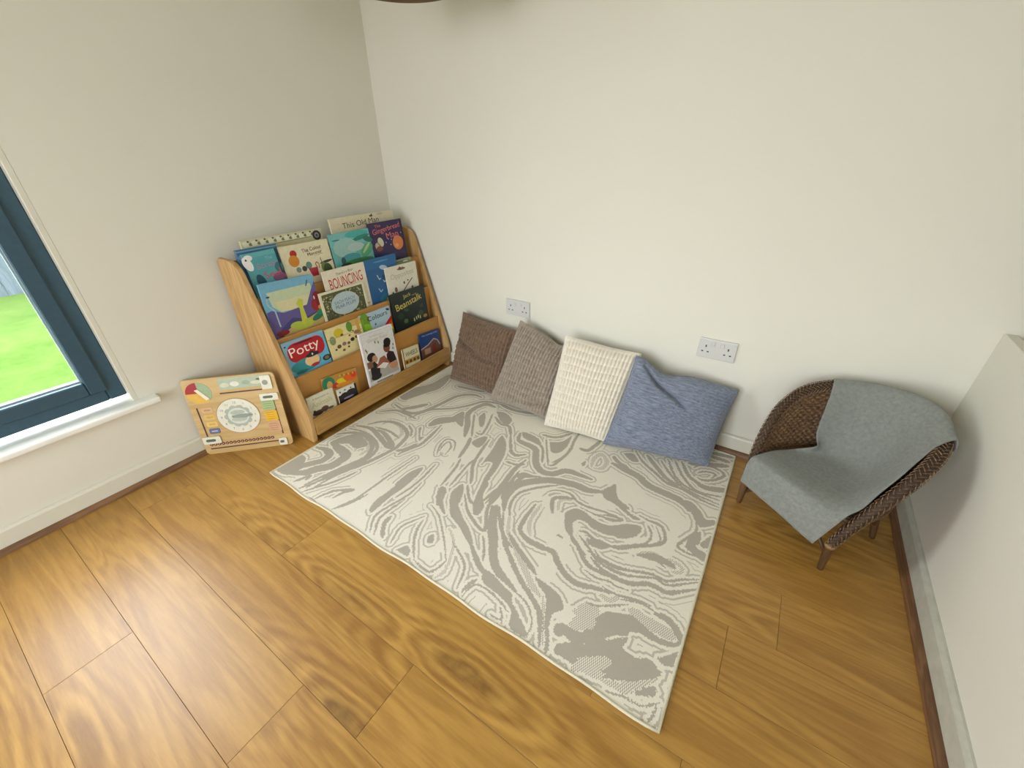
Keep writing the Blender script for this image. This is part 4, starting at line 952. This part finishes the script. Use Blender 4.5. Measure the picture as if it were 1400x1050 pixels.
rimc = [(-.158, -.012, .115), (-.172, .010, .19), (-.190, .050, .275), (-.205, .105, .355), (-.206, .165, .405), (-.195, .225, .435), (-.166, .285, .452), (-.122, .330, .460), (-.063, .358, .464), (0, .367, .465)]
rimc = rimc + [(-p[0], p[1], p[2]) for p in rimc[-2::-1]]
NR = 190; rim = [Vector(p) for p in catmull(rimc, NR)]
bm = bmesh.new(); tube(bm, rim, [.011 + .0065*math.sin(math.pi*min(1, max(0, i/NR)))**.5 for i in range(NR+1)], 10); put('rim_core', bm, plain('3a2a1c', .7, 'wicker_core'), chair, True)
bm = bmesh.new()
for i in range(1, NR):
    p = rim[i]; tg = (rim[i+1]-rim[i-1]).normalized(); out = Vector((p.x, p.y-.12, 0)); out = (out - tg*out.dot(tg)).normalized(); b2 = tg.cross(out)
    R = .0125 + .0075*math.sin(math.pi*i/NR)**.5
    for kk in range(8):
        an = kk*math.pi/4 + (.39 if i % 2 else 0); sl = 1 if kk % 2 else -1
        c0 = p + (out*math.cos(an)+b2*math.sin(an))*R; tdir = (tg*.85 + (b2*math.cos(an)-out*math.sin(an))*sl*.75).normalized(); nr = (c0-p).normalized(); sd = tdir.cross(nr)
        ln, wd, ht = .0085, .0021, .0024
        vs = [bm.verts.new(c0 - tdir*ln), bm.verts.new(c0 + sd*wd), bm.verts.new(c0 + tdir*ln), bm.verts.new(c0 - sd*wd), bm.verts.new(c0 + nr*ht)]
        for q in range(4): bm.faces.new((vs[q], vs[(q+1) % 4], vs[4]))
o = put('braided_rim', bm, WICK, chair); o['kind'] = 'stuff'
# woven tub wall between rim and seat ring
SZ = .200
def seatring(i):
    p = rim[i]; f = .86; x, y = p.x*f, .125 + (p.y-.125)*.86
    return Vector((x, y, min(SZ, p.z-.005)))
bm = bmesh.new(); i0, i1 = 8, NR-8; NU = 420; NV = 110; rows_ = []
for u in range(NU+1):
    fi = i0 + (i1-i0)*u/NU; k = min(int(fi), NR-1); f = fi-k
    top = rim[k].lerp(rim[k+1], f); bot = seatring(k).lerp(seatring(k+1), f); d = top-bot
    nrm = Vector((top.x, top.y-.12, 0)).normalized(); col_ = []
    for v in range(NV+1):
        z = v/NV; rowf = d.length*z/.011; sgn = 1 if int(rowf) % 2 else -1
        w = .003*math.sin(math.pi*(rowf % 1))*(1 + .9*sgn*math.sin(u*math.pi/5)); bulge = .010*math.sin(math.pi*z)
        col_.append(bm.verts.new(bot + d*z + nrm*(bulge - w)))
    rows_.append(col_)
for u in range(NU):
    for v in range(NV): bm.faces.new((rows_[u][v], rows_[u+1][v], rows_[u+1][v+1], rows_[u][v+1]))
put('woven_back', bm, WICK, chair, True)
# seat
outl = [seatring(i) for i in range(10, NR-9, 6)]
bm = bmesh.new(); prism(bm, [(p.x*.98, p.y) for p in outl], SZ-.012, SZ+.008, lambda p, d: (p[0], p[1], d)); put('seat', bm, WICK, chair)
bm = bmesh.new(); tube(bm, [(p.x, p.y, SZ-.004) for p in outl], .009, 8, closed=True); put('seat_ring', bm, LEGW, chair, True)
for sx, top, bot in ((-1, (-.158, -.010, .125), (-.160, -.004, 0)), (1, (.158, -.010, .125), (.160, -.004, 0)), (-1, (-.120, .255, .20), (-.150, .285, 0)), (1, (.120, .255, .20), (.150, .285, 0))):
    bm = bmesh.new(); n = 10; P_ = [Vector(bot).lerp(Vector(top), k/n) for k in range(n+1)]
    tube(bm, P_, [.0085+.0045*min(1, k/n*1.6) for k in range(n+1)], 12); put('leg', bm, LEGW, chair, True)
for pa, pb in (((-.155, 0, .06), (-.14, .275, .06)), ((.155, 0, .06), (.14, .275, .06)), ((-.14, .275, .06), (.14, .275, .06)), ((-.155, 0, .06), (.155, 0, .06))):
    bm = bmesh.new(); pa, pb = Vector(pa), Vector(pb); tube(bm, [pa.lerp(pb, k/12) + Vector((0, 0, .11*math.sin(math.pi*k/12))) for k in range(13)], .0065, 8); put('bowed_stretcher', bm, LEGW, chair, True)
for s in (-1, 1):
    bm = bmesh.new(); lathe(bm, [(.0145, -.006), (.0165, 0), (.0145, .006)], (s*.158, -.011, .112), 14); put('binding_collar', bm, plain('8c6c40', .6, 'cane_binding'), chair, True)

# ------------------------------------------------------------------ blanket over the chair
BL_ = [
 [(-.180, .335, .36), (-.095, .395, .35), (.02, .415, .34), (.13, .375, .37), (.204, .285, .425)],
 [(-.180, .318, .436), (-.095, .387, .452), (.02, .406, .458), (.132, .368, .458), (.206, .276, .444)],
 [(-.164, .290, .478), (-.080, .350, .491), (.02, .370, .502), (.120, .337, .502), (.199, .260, .474)],
 [(-.140, .258, .440), (-.068, .313, .443), (.02, .330, .448), (.103, .295, .452), (.184, .215, .454)],
 [(-.122, .230, .335), (-.060, .280, .318), (.02, .292, .322), (.105, .255, .345), (.182, .160, .420)],
 [(-.108, .205, .256), (-.055, .236, .244), (.02, .246, .248), (.100, .205, .276), (.180, .112, .376)],
 [(-.128, .158, .231), (-.060, .165, .230), (.02, .168, .232), (.095, .140, .244), (.172, .068, .318)],
 [(-.150, .085, .232), (-.060, .085, .228), (.02, .085, .230), (.090, .070, .236), (.168, .030, .268)],
 [(-.158, .010, .232), (-.068, .010, .232), (.02, .010, .232), (.085, .010, .234), (.156, .002, .236)],
 [(-.163, -.024, .214), (-.068, -.026, .216), (.02, -.028, .216), (.085, -.028, .214), (.150, -.024, .200)],
 [(-.163, -.032, .118), (-.068, -.040, .117), (.02, -.044, .112), (.085, -.042, .104), (.124, -.036, .094)],
]
NA, NB = 44, 84
rowsS = [catmull(r, NA) for r in BL_]
bm = bmesh.new(); gg = []
colsS = [catmull([rowsS[r][a_] for r in range(len(rowsS))], NB) for a_ in range(NA+1)]
for a_ in range(NA+1):
    line_ = []
    for b_ in range(NB+1):
        p = Vector(colsS[a_][b_]); u, v = a_/NA, b_/NB
        w = mnoise.noise((u*3.2, v*4.5, .7))*.004
        curl = math.exp(-((u/.09)**2)) * math.exp(-((v-.53)/.05)**2)
        p += Vector((curl*.028, 0, curl*.020 + w))
        line_.append(bm.verts.new(p))
    gg.append(line_)
for a_ in range(NA):
    for b_ in range(NB): bm.faces.new((gg[a_][b_], gg[a_+1][b_], gg[a_+1][b_+1], gg[a_][b_+1]))
m, t, b = nt('grey_green_felt'); tc = N(t, 'ShaderNodeTexCoord'); no = N(t, 'ShaderNodeTexNoise', i_Scale=90.0, i_Detail=5.0, i_Roughness=.7); L(t, tc.outputs['Object'], no.inputs['Vector'])
L(t, ramp(t, no.outputs[0], [(.3, lin('777a74')), (.7, lin('8d8f88'))]), b.inputs['Base Color']); b.inputs['Roughness'].default_value = .95; b.inputs['Specular IOR Level'].default_value = .1
b.inputs['Sheen Weight'].default_value = .2; n2 = N(t, 'ShaderNodeTexNoise', i_Scale=500.0, i_Detail=2.0); L(t, tc.outputs['Object'], n2.inputs['Vector']); bump(t, b, n2.outputs[0], .4, .001)
bl = put('blanket', bm, m, smooth=True); bl.matrix_world = Mc
tag(bl, 'soft grey blanket draped over the wicker chair', 'blanket')
md = bl.modifiers.new('thickness', 'SOLIDIFY'); md.thickness = .004; md.offset = 0

# ------------------------------------------------------------------ pendant lamp
PX, PY, PZ = .78, -.51, 1.658
lamp = empty('pendant_lamp', (PX, PY, PZ)); tag(lamp, 'brown drum pendant lampshade whose lower rim shows at the top edge', 'lamp')
SH = plain('6e5a42', .8, 'brown_fabric_shade', .05, 80)
bm = bmesh.new(); lathe(bm, [(.200, 0), (.200, .22), (.197, .22), (.197, 0), (.200, 0)], seg=56, close_ends=False); put('lamp_shade', bm, SH, lamp, True)
bm = bmesh.new()
for k in range(3):
    aa = k*2*math.pi/3; tube(bm, [(.02*math.cos(aa), .02*math.sin(aa), .19), (.198*math.cos(aa), .198*math.sin(aa), .19)], .002, 6)
tube(bm, [(.02*math.cos(k*.35), .02*math.sin(k*.35), .19) for k in range(18)], .002, 6, closed=True); put('shade_carrier', bm, plain('cfcfcf', .3, 'carrier_wire'), lamp)
bm = bmesh.new(); lathe(bm, [(.017, .13), (.018, .17), (.018, .20), (.008, .225)], seg=16); put('lamp_holder', bm, PLAS, lamp, True)
bm = bmesh.new(); lathe(bm, [(.004, .045), (.02, .05), (.03, .075), (.026, .1), (.014, .13)], seg=18); put('bulb', bm, plain('e8e6e0', .2, 'opal_bulb', 0), lamp, True)
bm = bmesh.new(); tube(bm, [(0, 0, .22), (0, 0, CEIL-PZ-.03)], .003, 8); put('cord', bm, PLAS, lamp)
bm = bmesh.new(); lathe(bm, [(.05, CEIL-PZ), (.048, CEIL-PZ-.012), (.02, CEIL-PZ-.03)], seg=24); put('ceiling_rose', bm, PLAS, lamp, True)
